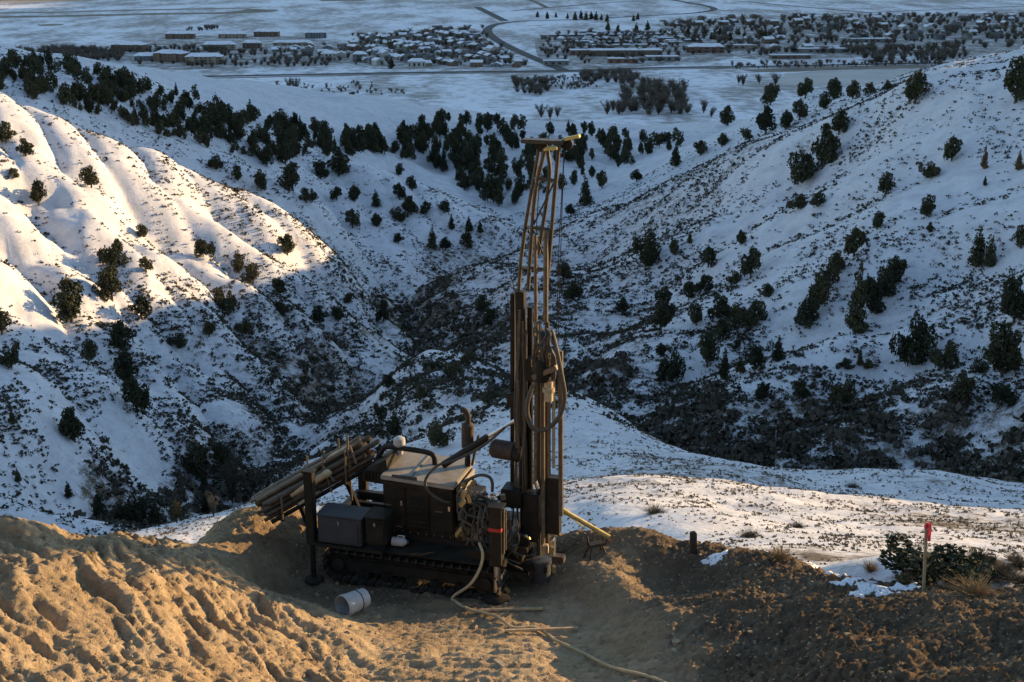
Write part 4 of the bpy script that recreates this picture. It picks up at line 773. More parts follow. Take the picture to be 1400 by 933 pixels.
def rows(poly, step_u, step_v, ang, meshes, label, group, keep=0.9, cap=300, s=1.0, trees=0.5):
    """houses along parallel streets, laid out on the valley floor in metres"""
    P = [vp(x, y) for x, y in poly]; cx = sum(p.x for p in P) / len(P); cy = sum(p.y for p in P) / len(P); pl = [(p.x, p.y) for p in P]; n = 0
    ca, sa = math.cos(ang), math.sin(ang)
    for iv in range(-40, 41):
        if iv % 3 == 2: continue                      # every third line is the street
        for iu in range(-60, 61):
            u = iu * step_u + random.uniform(-1.5, 1.5); v = iv * step_v + random.uniform(-2, 2)
            x = cx + u * ca - v * sa; y = cy + u * sa + v * ca
            if not in_poly(x, y, pl) or random.random() > keep or n >= cap: continue
            o = obj('house', random.choice(meshes)); o.location = (x, y, VALLEY); o.rotation_euler = (0, 0, ang + random.gauss(0, 0.05) + (math.pi / 2 if random.random() < .25 else 0)); o.scale = (s * random.uniform(.9, 1.1),) * 3
            q_ = o.data['look']; tag(o, q_ + ' ' + label, 'house', group); n += 1
            if random.random() < trees: TOWN_TREES.append((x + random.uniform(-9, 9), y + random.choice((-1, 1)) * random.uniform(9, 16)))
    return n
print('A', rows([(495,52),(560,44),(640,40),(672,62),(700,80),(690,90),(560,92),(505,88),(470,75)], 18, 25, 2.05, HOUSES, 'in the dense diagonal rows left of the curving road', 'houses left of the curving road', 0.95, 290, 0.98))
print('B', rows([(735,52),(800,45),(930,46),(960,58),(900,66),(800,64)], 30, 24, 0.12, LONG, 'in the rows right of the curving road', 'mobile homes right of the curving road', 0.9, 60, trees=0.8))
print('C', rows([(905,32),(1010,24),(1180,24),(1390,24),(1400,60),(1240,66),(1060,72),(985,70),(960,50)], 46, 62, 0.25, HOUSES, 'among bare trees at the right of town', 'houses among trees at the right of town', 0.75, 110, 1.1, trees=2))
print('D', rows([(700,84),(745,92),(600,97),(560,95),(650,90)], 24, 26, -0.1, HOUSES, 'in the last row beside the highway', 'houses beside the highway', 0.8, 30))
print('E', rows([(365,62),(480,66),(480,82),(370,72)], 22, 34, 0.1, HOUSES, 'between the apartment blocks and dense rows', 'houses beside the apartment blocks', 0.8, 26))
print('F', rows([(880,26),(960,24),(1000,30),(900,40)], 40, 40, 0.1, HOUSES, 'near the bend of the country road', 'houses near the country road bend', 0.6, 14))
# bigger buildings: each with walls, roof and rows of windows
def block(px, py, w, d, h, rot, sid, label, cat='building', roof=M_ROOFSNOW, pitched=True, floors=3, cols=8):
    p = vp(px, py); root = empty('apartment_building', p, rot, label, cat, 'large buildings of the town')
    b = MB(); b.box((0, 0, h / 2 - 0.5), (w, d, h + 1)); b.box((-w * .3, -d / 2 - 1, h / 2), (w * .12, 2.2, h + .6)); b.box((w * .3, -d / 2 - 1, h / 2), (w * .12, 2.2, h + .6)); b.build('wall', sid, root)
    r = MB()
    if pitched:
        o = 1.0; z0 = h - .1; z1 = h + min(d * .28, 4)
        r.add([(-w/2-o, -d/2-o, z0), (w/2+o, -d/2-o, z0), (w/2+o, d/2+o, z0), (-w/2-o, d/2+o, z0), (-w/2+d*.35, 0, z1), (w/2-d*.35, 0, z1)], [(0, 1, 5, 4), (2, 3, 4, 5), (1, 2, 5), (3, 0, 4), (3, 2, 1, 0)])
    else: r.box((0, 0, h + .65), (w + .8, d + .8, .3))
    r.build('roof', roof, root)
    wm = None
    for f in range(floors):
        for c in range(cols):
            x = -w / 2 + (c + .5) * w / cols
            if abs(abs(x) - w * .3) < w * .07: continue
            z = h * (f + .5) / floors
            if wm is None:
                q = MB().box((0, 0, 0), (w / cols * .5, .2, h / floors * .45)); o = q.build('window', M_PANE, root); wm = o.data
            else: o = obj('window', wm, root)
            o.location = (x, -d / 2 - .06, z)
BL = [(247,53,46,18,11,0.05,2,'long brown apartment block, back row, left end'),(318,52,44,16,9,0.05,1,'tan apartment block in the middle of the back row'),(365,50,40,18,11,-0.05,2,'brown apartment block at the right of the back row'),(432,52,34,18,12,0.1,4,'slate apartment block standing alone right of the others'),(178,70,48,22,13,-0.15,2,'dark brown apartment block at the left end of the town'),(300,69,46,18,12,0.1,1,'tan apartment block in the middle row'),(345,66,26,16,11,0.0,2,'small brown apartment block ending the middle row'),(235,84,42,24,15,-0.3,2,'nearest dark apartment block turned at an angle'),(280,88,46,20,14,0.05,1,'nearest long tan apartment block, front row'),(200,83,30,16,9,0.2,4,'low slate building left of the front row'),(400,62,58,14,6,0.05,1,'long low tan hall right of the middle row')]
for px, py, w, d, h, rot, s, l in BL: block(px, py, w * .92, d * .85, h * .68, rot, M_SIDING[s], l)
for px, py, w, d, h, s, l, pit in ((855,76,92,26,7,2,'long brown warehouse with snowy roof right of the road',False),(800,75,40,20,6,5,'brick store beside the long warehouse',False),(850,86,34,14,5,5,'small red brick building near the highway',False),(905,83,40,16,5,0,'low grey shed near the highway',False),(965,72,46,16,8,5,'reddish brown hall at the right of the warehouses',True),(760,89,30,14,5,0,'grey shop beside the road junction',False),(1005,67,60,16,5,1,'long tan school building among bare trees',False),(570,92,20,12,7,3,'pale gabled house near the highway',True),(492,84,16,12,9,0,'tall grey house left of the dense rows',True),(450,83,18,12,9,3,'pale tall house by the snow field',True),(1120,72,70,16,5,0,'long grey building at the right of town',False),(1190,58,60,18,5,0,'long low building with snowy roof, far right of town',False),(1080,80,50,14,4,2,'brown farm building above the reed margin',False)):
    block(px, py, w, d, h, 0.03, M_SIDING[s], l, pitched=pit, floors=1 if h < 8 else 2, cols=max(4, int(w / 8)))
# conifers and bare trees of the town
CL = [(735,24),(748,26),(760,24),(776,26),(786,28),(794,26),(801,28),(808,27),(815,28),(822,28),(830,30),(872,27),(866,29),(831,42),(845,44),(870,44),(885,42),(940,50),(950,52),(963,50),(972,54),(984,48),(992,52),(998,56),(1010,48),(1018,54),(1040,52),(1046,50),(535,68),(610,62),(535,94)]
for i, (px, py) in enumerate(CL):
    l_ = 'dark conifer in the clump above the town' if i < 13 else 'dark conifer among the mobile homes right of the road' if i < 17 else 'dark conifer among the houses at the right of town' if i < 28 else ('dark conifer inside the dense house rows, left one', 'dark conifer inside the dense house rows, right one', 'large dark conifer between the dense rows and the highway')[i - 28]
    p = vp(px, py); h = random.uniform(10, 17); plant('town_conifer', 'conical', p, h, h * 1.1, l_, 'tree', 'conifers of the town')
BT = [(878,128),(890,134),(900,130),(912,136),(920,128),(926,140),(905,146),(890,148),(870,146),(918,152),(900,154),(858,138),(880,140),(930,150)]
for px, py in BT: 
    p = vp(px, py + 3); h = random.uniform(11, 16); plant('leafless_tree', 'bare', p, h, h * 1.2, 'leafless tree in the big thicket on the near valley floor', 'tree', 'trees of the valley thicket')
for pts, l, g in (([(706,118),(716,122),(728,124),(738,126),(744,120)], 'leafless tree in the small grove left of the big thicket', 'trees of the small valley grove'), ([(432,142),(446,146),(440,150)], 'fuzzy leafless tree alone on the near snowy valley floor', 'lone fuzzy valley trees'), ([(396,118),(404,122)], 'leafless tree below the highway, left of centre', 'trees below the highway'), ([(838,150),(846,154),(830,154),(850,146)], 'pale leafless tree right behind the mast top', 'pale trees behind the mast top'), ([(1010,112),(1016,114),(1038,112),(1060,114)], 'thin leafless tree at the pond shore', 'trees at the pond shore'), ([(740,158),(752,160),(762,158)], 'low leafless tree just above the mast crown', 'trees above the mast crown'), ([(962,152),(972,158)], 'leafless tree at the valley edge of the right crest', 'trees at the valley edge')):
    for px, py in pts:
        p = vp(px, py + 3); h = random.uniform(9, 14); plant('leafless_tree', 'bare', p, h, h * 1.15, l, 'tree', g)
# masses of bare trees: one haze of twigs between the houses
def twig_mass(name, spots, label):
    Vs = []; base = [np.array([v.co[:] for v in cm.vertices]) for tm, cm in PROTO['bare']]; tb = []
    for k, (x, y, h, w) in enumerate(spots):
        b = base[k % 4]; a = random.uniform(0, 6.28); c, s = math.cos(a), math.sin(a); b = b[: (len(b) // 3 // 2) * 3]
        Vs.append(np.stack([x + (b[:, 0] * c - b[:, 1] * s) * w, y + (b[:, 0] * s + b[:, 1] * c) * w, VALLEY + b[:, 2] * h], 1))
    V = np.concatenate(Vs)
    # thicken twigs so that the crowns read at this distance
    T = V.reshape(-1, 3, 3); mid = T.mean(1, keepdims=True); V = (mid + (T - mid) * np.array([2.0, 2.0, 1.1])).reshape(-1, 3)
    return tag(obj(name, mesh_np(name, V, np.arange(len(V)).reshape(-1, 3), [M_TOWNTWIG], smooth=False)), label, kind='stuff')
sp = []
for x, y in TOWN_TREES: h = random.uniform(6, 11); sp.append((x, y, h, h * 1.3))
def fill(poly, n, h0, h1):
    P = [vp(*q) for q in poly]; pl = [(p.x, p.y) for p in P]; xs = [p[0] for p in pl]; ys = [p[1] for p in pl]; k = 0
    while k < n:
        x, y = random.uniform(min(xs), max(xs)), random.uniform(min(ys), max(ys))
        if in_poly(x, y, pl): h = random.uniform(h0, h1); sp.append((x, y, h, h * 1.4)); k += 1
fill([(900,34),(1000,26),(1180,24),(1440,22),(1440,68),(1240,72),(1060,80),(985,78)], 560, 7, 12)
fill([(740,50),(940,44),(980,78),(900,90),(800,90),(740,80)], 160, 6, 10); fill([(480,50),(660,38),(700,90),(480,92)], 200, 5, 9)
fill([(0,72),(110,68),(180,72),(160,86),(0,80)], 240, 6, 10); fill([(180,64),(300,68),(480,78),(470,92),(300,94),(190,90)], 200, 6, 9)
fill([(250,46),(300,44),(300,40),(260,40)], 16, 6, 9); fill([(1000,88),(1290,84),(1290,90),(1000,96)], 120, 3, 6)
fill([(800,100),(880,104),(860,118),(790,112)], 60, 6, 10); fill([(1150,70),(1300,66),(1330,84),(1200,88)], 120, 7, 12)
fill([(340,118),(500,112),(560,130),(480,150),(380,140)], 110, 2, 5); fill([(700,108),(800,104),(820,124),(720,124)], 140, 2, 5); fill([(864,120),(935,118),(942,160),(850,160),(838,140)], 60, 8, 13); fill([(702,114),(748,114),(748,132),(702,132)], 26, 6, 10); fill([(414,138),(456,138),(456,156),(414,156)], 40, 6, 11)
twig_mass('leafless_town_trees', sp, 'brown haze of leafless trees between the valley houses')
# ------------------------------------------------------------------ the crawler drill rig
MUD = (0.20, 0.155, 0.10)
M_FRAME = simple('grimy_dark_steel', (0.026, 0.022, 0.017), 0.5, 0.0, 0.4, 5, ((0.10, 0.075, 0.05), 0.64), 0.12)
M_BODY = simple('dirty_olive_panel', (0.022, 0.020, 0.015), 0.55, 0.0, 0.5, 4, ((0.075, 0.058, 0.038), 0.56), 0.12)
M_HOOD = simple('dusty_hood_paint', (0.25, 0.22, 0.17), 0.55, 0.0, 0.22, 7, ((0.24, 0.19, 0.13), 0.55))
M_GREY = simple('grey_toolbox_paint', (0.050, 0.051, 0.052), 0.55, 0.0, 0.2, 6, (MUD, 0.62))
M_RUST = simple('rusty_steel', (0.055, 0.038, 0.027), 0.75, 0.0, 0.4, 14)
M_ROD = simple('worn_drill_steel', (0.145, 0.11, 0.07), 0.5, 0.1, 0.35, 12, ((0.16, 0.10, 0.06), 0.55))
M_RACKROD = simple('rusty_drill_rod', (0.075, 0.055, 0.036), 0.6, 0.0, 0.45, 12, ((0.06, 0.042, 0.028), 0.50))
M_LEG = simple('dark_worn_mast_steel', (0.075, 0.056, 0.036), 0.55, 0.0, 0.4, 10, ((0.13, 0.10, 0.065), 0.62))
M_CHROME = simple('bright_cylinder_rod', (0.55, 0.52, 0.48), 0.25, 0.9, 0.1, 20)
M_HOSE = simple('dusty_rubber_hose', (0.07, 0.058, 0.042), 0.6, 0.0, 0.3, 18, (MUD, 0.55))
M_TANHOSE = simple('tan_water_hose', (0.40, 0.31, 0.17), 0.6, 0.0, 0.2, 12)
M_TRACK_RUBBER = simple('muddy_track_steel', (0.022, 0.019, 0.014), 0.8, 0.0, 0.4, 9, ((0.08, 0.06, 0.04), 0.5))
M_RED = simple('faded_red_paint', (0.42, 0.04, 0.025), 0.5, 0.0, 0.2, 14)
M_WHITE = simple('dirty_white_plastic', (0.40, 0.39, 0.37), 0.5, 0.0, 0.12, 9, ((0.33, 0.27, 0.19), 0.62))
M_BRASS = simple('brass_fitting', (0.45, 0.34, 0.17), 0.4, 0.7, 0.2, 20)
M_WOOD = simple('weathered_timber', (0.42, 0.32, 0.19), 0.8, 0.0, 0.3, 14)
M_YELLOW = simple('yellow_pole_paint', (0.62, 0.43, 0.13), 0.55, 0.0, 0.25, 10, ((0.3, 0.22, 0.12), 0.6))
M_CABLE = simple('steel_cable', (0.06, 0.055, 0.05), 0.5, 0.6, 0.2, 30)
RPSI = R(16); RORG = Vector((-1.22, 16.83, 0.0)); EX = Vector((math.cos(RPSI), -math.sin(RPSI), 0)); EY = Vector((math.sin(RPSI), math.cos(RPSI), 0))
def P(px, py, yl):
    """point of the rig (its own axes) on the lengthwise plane yl"""
    d = ray(px, py); c = Vector((0, 0, CAMZ)) - RORG; t = (yl - c.dot(EY)) / d.dot(EY); q = c + d * t
    return Vector((q.dot(EX), yl, q.z))
rig = empty('drill_rig', RORG, -RPSI, 'muddy crawler drill rig with tall lattice mast on the dirt pad', 'drill rig')
def part(name, mb, m, parent=rig, bevel=0.0, label=None):
    o = mb.build(name, m, parent, bevel=bevel)
    if label: o['label'] = label
    return o
def hose(name, pts, r=0.016, m=M_HOSE, parent=rig, n=8): return part(name, MB().tube(curve_pts(pts, 8), r, n), m, parent)
def boxpart(name, c, s, m, parent=rig, bevel=0.008, rot=None): return part(name, MB().box(c, s, rot), m, parent, bevel)

# crawler tracks: belt of single shoes, frame, sprocket, idler and rollers
TX0, TX1, TR = -0.98, 1.12, 0.205
shoe_m = None
def track(yc):
    global shoe_m
    t = empty('crawler_track', (0, 0, 0)); t.parent = rig
    L = TX1 - TX0; per = 2 * L + 2 * math.pi * TR; n = 44
    for k in range(n):
        s = k * per / n
        if s < L: x, z, a = TX0 + s, 2 * TR, 0
        elif s < L + math.pi * TR: q = (s - L) / TR; x, z, a = TX1 + TR * math.sin(q), TR + TR * math.cos(q), q
        elif s < 2 * L + math.pi * TR: x, z, a = TX1 - (s - L - math.pi * TR), 0, math.pi
        else: q = (s - 2 * L - math.pi * TR) / TR; x, z, a = TX0 - TR * math.sin(q), TR - TR * math.cos(q), math.pi + q
        if shoe_m is None:
            b = MB().box((0, 0, 0), (0.105, 0.34, 0.022)); b.box((0.03, 0, 0.026), (0.02, 0.335, 0.034)); b.box((-0.03, 0, -0.02), (0.03, 0.10, 0.03))
            o = b.build('track_shoe', M_TRACK_RUBBER, t); shoe_m = o.data
        else: o = obj('track_shoe', shoe_m, t)
        o.location = (x, yc, z + 0.035); o.rotation_euler = (0, a, 0)
    f = MB().box((0.07, yc, 0.24), (L - 0.15, 0.18, 0.16)); f.box((0.07, yc, 0.335), (L - 0.5, 0.10, 0.05)); f.build('track_frame', M_FRAME, t, bevel=0.01)
    for nm, x in (('sprocket', TX1), ('idler_wheel', TX0)):
        w = MB().tube([(x, yc - 0.07, TR + .035), (x, yc + 0.07, TR + .035)], TR - 0.02, 24); w.tube([(x, yc - 0.12, TR + .035), (x, yc + 0.12, TR + .035)], 0.09, 14)
        for k in range(8):
            a = k * math.pi / 4; w.tube([(x + .14 * math.cos(a), yc - .085, TR + .035 + .14 * math.sin(a)), (x + .14 * math.cos(a), yc + .085, TR + .035 + .14 * math.sin(a))], 0.014, 6)
        w.build(nm, M_FRAME, t)
    for k in range(5):
        x = TX0 + 0.35 + k * (L - 0.7) / 4; w = MB().tube([(x, yc - 0.09, 0.125), (x, yc + 0.09, 0.125)], 0.085, 16); w.tube([(x, yc - 0.12, 0.125), (x, yc + 0.12, 0.125)], 0.03, 8); w.build('roller', M_FRAME, t)
track(-0.68); track(0.68)
# chassis and deck
c = MB().box((0.15, 0, 0.50), (2.75, 0.86, 0.16)); c.box((0.15, -0.40, 0.60), (2.9, 0.08, 0.10)); c.box((0.15, 0.40, 0.60), (2.9, 0.08, 0.10)); c.box((-1.3, 0, 0.58), (0.12, 1.6, 0.14)); c.box((1.25, 0, 0.58), (0.14, 1.6, 0.14)); part('chassis', c, M_FRAME, bevel=0.01)
boxpart('deck_plate', (0.42, -0.66, 0.555), (1.35, 0.44, 0.025), M_BODY); boxpart('deck_plate', (0.1, 0.66, 0.555), (2.3, 0.40, 0.025), M_BODY)
# engine enclosure
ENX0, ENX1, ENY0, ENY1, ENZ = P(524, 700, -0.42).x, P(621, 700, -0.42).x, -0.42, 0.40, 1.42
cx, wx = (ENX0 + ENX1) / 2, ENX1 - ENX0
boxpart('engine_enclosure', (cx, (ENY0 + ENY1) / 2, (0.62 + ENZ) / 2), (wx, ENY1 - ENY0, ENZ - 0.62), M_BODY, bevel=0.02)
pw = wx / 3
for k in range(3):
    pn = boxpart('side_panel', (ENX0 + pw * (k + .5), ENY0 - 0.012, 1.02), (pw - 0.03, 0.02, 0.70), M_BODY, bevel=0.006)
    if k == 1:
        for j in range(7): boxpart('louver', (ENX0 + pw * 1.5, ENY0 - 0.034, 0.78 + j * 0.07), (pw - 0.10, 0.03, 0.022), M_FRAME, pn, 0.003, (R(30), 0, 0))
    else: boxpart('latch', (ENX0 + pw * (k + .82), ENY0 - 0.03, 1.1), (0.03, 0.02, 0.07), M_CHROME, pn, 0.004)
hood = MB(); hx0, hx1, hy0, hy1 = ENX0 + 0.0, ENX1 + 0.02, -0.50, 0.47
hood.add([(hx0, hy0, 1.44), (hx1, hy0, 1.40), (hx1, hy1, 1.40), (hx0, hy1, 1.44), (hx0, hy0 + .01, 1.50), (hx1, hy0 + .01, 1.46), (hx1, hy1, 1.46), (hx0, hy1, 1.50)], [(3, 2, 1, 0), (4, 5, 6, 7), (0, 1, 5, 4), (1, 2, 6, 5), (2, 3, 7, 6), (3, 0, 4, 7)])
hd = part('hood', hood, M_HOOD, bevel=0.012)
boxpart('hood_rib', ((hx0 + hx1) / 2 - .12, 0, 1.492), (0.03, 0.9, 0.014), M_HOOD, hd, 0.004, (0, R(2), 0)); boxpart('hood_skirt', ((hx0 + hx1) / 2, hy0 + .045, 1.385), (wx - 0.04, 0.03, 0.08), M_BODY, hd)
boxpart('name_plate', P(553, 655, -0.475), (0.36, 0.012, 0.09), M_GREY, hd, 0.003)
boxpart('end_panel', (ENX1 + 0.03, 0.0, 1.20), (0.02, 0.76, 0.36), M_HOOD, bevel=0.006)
# radiator cowl, air pipe and pre-cleaner behind the hood
b = MB(); q0, q1 = P(500, 640, -0.2), P(547, 622, -0.1)
b.add([(q0.x - .02, -0.32, 1.30), (hx0 + .05, -0.36, 1.30), (hx0 + .05, 0.34, 1.30), (q0.x - .02, 0.30, 1.30), (q0.x, -0.30, 1.44), (hx0 + .02, -0.32, 1.66), (hx0 + .02, 0.30, 1.66), (q0.x, 0.26, 1.44)], [(3, 2, 1, 0), (4, 5, 6, 7), (0, 1, 5, 4), (1, 2, 6, 5), (2, 3, 7, 6), (3, 0, 4, 7)]); cow = part('radiator_cowl', b, M_BODY, bevel=0.012)
for k in range(5): boxpart('cowl_slat', (q0.x + .05 + k * 0.05, -0.335, 1.40), (0.012, 0.03, 0.14), M_FRAME, cow, 0.002)
hose('air_pipe', [P(513, 633, .1), P(521, 618, .1), P(528, 611, .12), P(545, 612.5, .12), P(570, 616, .12), P(585, 619, .12), P(593, 624, .12), P(595, 636, .12)], 0.038, M_FRAME, n=12)
ax = P(546, 606, .15); b = MB().tube([(ax.x, .15, ax.z - .16), (ax.x, .15, ax.z - .02)], .05, 14); b.tube([(ax.x, .15, ax.z - .05), (ax.x, .15, ax.z - .01), (ax.x, .15, ax.z + .07), (ax.x, .15, ax.z + .10)], [.06, .085, .08, .03], 18); part('air_precleaner', b, M_WHITE)
# exhaust
e0, e1 = P(639.5, 611, .25), P(639.5, 581, .25); ex = MB().tube([e0 - Vector((0, 0, .02)), e0, e1, e1 + Vector((0, 0, .03))], [.05, .088, .088, .05], 18); mf = part('muffler', ex, M_RUST)
hose('tail_pipe', [P(639.5, 581, .25), P(640, 572, .25), P(638.5, 564.5, .25), P(634.5, 561, .25), P(630, 561, .25)], 0.038, M_RUST, mf, 12)
part('exhaust_riser', MB().tube([P(640, 612, .25), P(639, 642, .25)], .04, 12), M_RUST, mf); part('muffler_bracket', MB().box((0, 0, 0), (.03, .05, .46), (0, R(12), 0)), M_GREY, mf).location = P(650, 616, .25)
# upper hoses over the hood
hose('hydraulic_hose', [P(690, 585, -.1), P(660, 610, -.2), P(625, 628, -.35), P(599, 636.5, -.5), P(585, 650, -.55), P(581.5, 662, -.55), P(589, 675, -.55), P(604, 684.5, -.53), P(614, 687, -.48)], 0.019)
hose('hydraulic_hose', [P(634, 668, -.4), P(640, 657, -.42), P(655, 650, -.42), P(668, 652, -.42), P(673, 660, -.42), P(673, 672, -.4)], 0.022)
hose('hydraulic_hose', [P(626, 672, -.42), P(632, 660, -.42), P(645, 655, -.4), P(652, 664, -.4)], 0.016)
for k in range(14):                               # tangle at the pump and valve bank
    x0, x1 = random.uniform(622, 660), random.uniform(640, 692); y0, y1 = random.uniform(668, 700), random.uniform(690, 752); yl = random.uniform(-.6, -.2)
    hose('hydraulic_hose', [P(x0, y0, yl), P(x0 + random.uniform(-8, 12), y0 + random.uniform(5, 20), yl - .05), P((x0 + x1) / 2, (y0 + y1) / 2 + random.uniform(-4, 14), yl - .08), P(x1, y1, yl)], random.choice((.012, .016, .02)), n=6)
vx = P(655, 700, -.4); vb = boxpart('valve_bank', (vx.x, -.32, 1.08), (.42, .22, .26), M_BODY)
for k in range(6):
    x = vx.x - .17 + k * .068; part('control_lever', MB().tube([(x, -.36, 1.2), (x + .01, -.40, 1.36)], .008, 6).tube([(x + .01, -.40, 1.35), (x + .011, -.403, 1.385)], .017, 8), M_CHROME, vb)
for px, py in ((633, 664), (629, 673), (641, 668), (646, 662)): part('fitting', MB().tube([P(px, py, -.46), P(px + 3, py - 3, -.40)], .036, 6), M_BRASS, vb)
boxpart('pump_drive', (P(640, 690, -.1).x, -.05, 1.0), (.34, .5, .42), M_FRAME); part('hydraulic_pump', MB().tube([P(634, 690, -.3), P(662, 694, -.3)], .10, 14).tube([P(630, 690, -.3), P(634, 690, -.3)], .06, 10), M_FRAME)
for k in range(5): boxpart('service_step', (P(675, 720, -.3).x, -.35, .66 + k * .12), (.3, .24, .03), M_FRAME, bevel=.004)
for k in range(12):                               # more lines along the engine and down to the tracks
    x0 = random.uniform(628, 668); y0 = random.uniform(690, 720); yl = random.uniform(-.62, -.48)
    hose('hydraulic_hose', [P(x0, y0, yl), P(x0 + random.uniform(-6, 6), y0 + 14, yl - .06), P(x0 + random.uniform(-4, 16), y0 + 30, yl - .07), P(x0 + random.uniform(0, 26), y0 + random.uniform(38, 52), yl)], random.choice((.010, .013, .017)), n=6)
for k in range(16):
    px, py = random.uniform(628, 690), random.uniform(672, 742); boxpart('fitting_block', P(px, py, random.uniform(-.5, -.36)), (random.uniform(.03, .09), .07, random.uniform(.03, .08)), random.choice((M_FRAME, M_BODY, M_ROD, M_GREY)), rig, .006, (0, R(random.uniform(-30, 30)), R(random.uniform(-30, 30))))
for k in range(9): part('bolt', MB().tube([(ENX0 + .05 + k * (wx - .1) / 8, ENY0 - .03, .68), (ENX0 + .05 + k * (wx - .1) / 8, ENY0 - .005, .68)], .012, 6), M_ROD, rig)
for k, (px, py) in enumerate(((530, 690), (545, 720), (600, 700))): boxpart('grab_handle', P(px, py, -.45), (.10, .02, .014), M_ROD, rig, .003)
# tool boxes on the near deck
def cratebox(name, px0, px1, pyt, pyb, y0, y1, m, lab=None):
    a, b_ = P(px0, pyb, y0), P(px1, pyt, y0); z0 = a.z; z1 = P(px0, pyt, y0).z; x0 = a.x; x1 = P(px1, pyb, y0).x
    o = boxpart(name, ((x0 + x1) / 2, (y0 + y1) / 2, (z0 + z1) / 2), (x1 - x0, y1 - y0, z1 - z0), m, bevel=.012)
    boxpart('lid', ((x0 + x1) / 2, (y0 + y1) / 2, z1 + .012), (x1 - x0 + .03, y1 - y0 + .03, .022), m, o, .006); boxpart('door', ((x0 + x1) / 2, y0 - .008, (z0 + z1) / 2 - .01), ((x1 - x0) * .86, .014, (z1 - z0) * .78), m, o, .004)
    boxpart('latch', ((x0 + x1) / 2, y0 - .022, z1 - .07), (.03, .02, .05), M_CHROME, o, .003)
    if lab: o['label'] = lab
cratebox('tool_box', 435, 494, 705, 741, -.88, -.50, M_GREY, 'grey steel tool box with lid'); cratebox('battery_box', 500, 527, 709, 744, -.86, -.52, M_BODY)
boxpart('box_rack', (P(480, 745, -.7).x, -.68, .535), (1.05, .40, .05), M_FRAME)
# levelling jacks
def jack(px, pyt, pym, pyb, yl, r, label=None, band=False):
    t, m_, b_ = P(px, pyt, yl), P(px, pym, yl), P(px, pyb, yl); x = m_.x; zg = dirt(*(RORG + EX * x + EY * yl)[:2])
    o = part('levelling_jack', MB().box((x, yl, (t.z + m_.z) / 2), (r * 2, r * 2, t.z - m_.z)).box((x, yl, t.z + .01), (r * 2.6, r * 2.6, .03)), M_FRAME, bevel=.01)
    part('jack_leg', MB().tube([(x, yl, m_.z + .1), (x, yl, max(zg, b_.z - .05) + .02)], r * .6, 12), M_CHROME if band else M_FRAME, o); part('jack_foot', MB().tube([(x, yl, zg - .02), (x, yl, zg + .03), (x, yl, zg + .07)], [r * 2.1, r * 2.1, r * .8], 16), M_FRAME, o)
    boxpart('jack_arm', (x + (.2 if x < 0 else -.2), yl + (.1 if yl < 0 else -.1), .62), (.5, .10, .12), M_FRAME, o)
    if band: boxpart('red_band', (x, yl, P(px, 722, yl).z), (r * 2 + .012, r * 2 + .012, .05), M_RED, o, .004)
    return o
jack(427, 646, 743, 790, -.80, .062); jack(498, 603, 690, 760, .80, .062); j = jack(679, 693, 772, 806, -.80, .082, band=True)
part('jack_rail', MB().tube([P(688.5, 695, -.80), P(688.5, 757, -.80)], .018, 8), M_ROD, j); part('jack_rail', MB().tube([P(691.5, 700, -.76), P(691.5, 752, -.76)], .012, 8), M_ROD, j)
for px, py, a_ in ((634, 676, 20), (641, 682, -15), (632, 688, 40), (690, 769, 10), (669, 775, -20), (693, 806, -35), (705, 751, 15), (754, 752, 5), (757, 778, 0), (664, 808, 30)): boxpart('glint_plate', P(px, py, -.62 if px < 700 else -.40), (.05, .09, .10), M_BRASS, rig, .008, (0, R(a_), R(25)))  # small bright blocks added to paint sun glints on the ironwork
# flange beam on the far rear post
boxpart('cross_beam', P(499, 601, .80), (.20, .12, .05), M_FRAME)
# rod rack: bed, uprights and braces
ra, rb = P(479, 640, .12), P(366, 703, -.55); rd = (ra - rb).normalized(); side = rd.cross(Vector((0, 0, 1))).normalized(); upv = side.cross(rd).normalized()
rack = empty('rod_rack', (0, 0, 0)); rack.parent = rig
for s in (-.17, .17): part('rack_beam', MB().tube([rb + side * s - upv * .06, ra + side * s + rd * .25 - upv * .06], .035, 6), M_FRAME, rack)
for f in (.12, .5, .88):
    p0 = rb.lerp(ra, f) - upv * .075; part('rack_bolster', MB().tube([p0 - side * .24, p0 + side * .24], .035, 6), M_FRAME, rack)
    for s in (-.235, .235): part('rack_upright', MB().tube([p0 + side * s, p0 + side * s + Vector((0, 0, .50 if f > .2 else .34))], .016, 8), M_ROD, rack)
for a_, b_ in (((440, 633), (454, 674)), ((441, 636), (457, 658)), ((478, 609), (487, 634))): part('rack_brace', MB().tube([P(*a_, -.28), P(*b_, -.28)], .014, 6), M_ROD, rack)
part('rack_upright', MB().tube([P(443, 617, -.2), P(440, 672, -.2)], .016, 8), M_ROD, rack); part('rack_upright', MB().tube([P(474.5, 596, -.05), P(481, 684, -.05)], .017, 8), M_ROD, rack)
for f, zz in ((.9, .9), (.35, .55)):
    p0 = rb.lerp(ra, f); part('rack_leg', MB().tube([p0 - upv * .08, Vector((p0.x + .18, p0.y + .2, .5 if f > .5 else .05))], .04, 8), M_FRAME, rack)
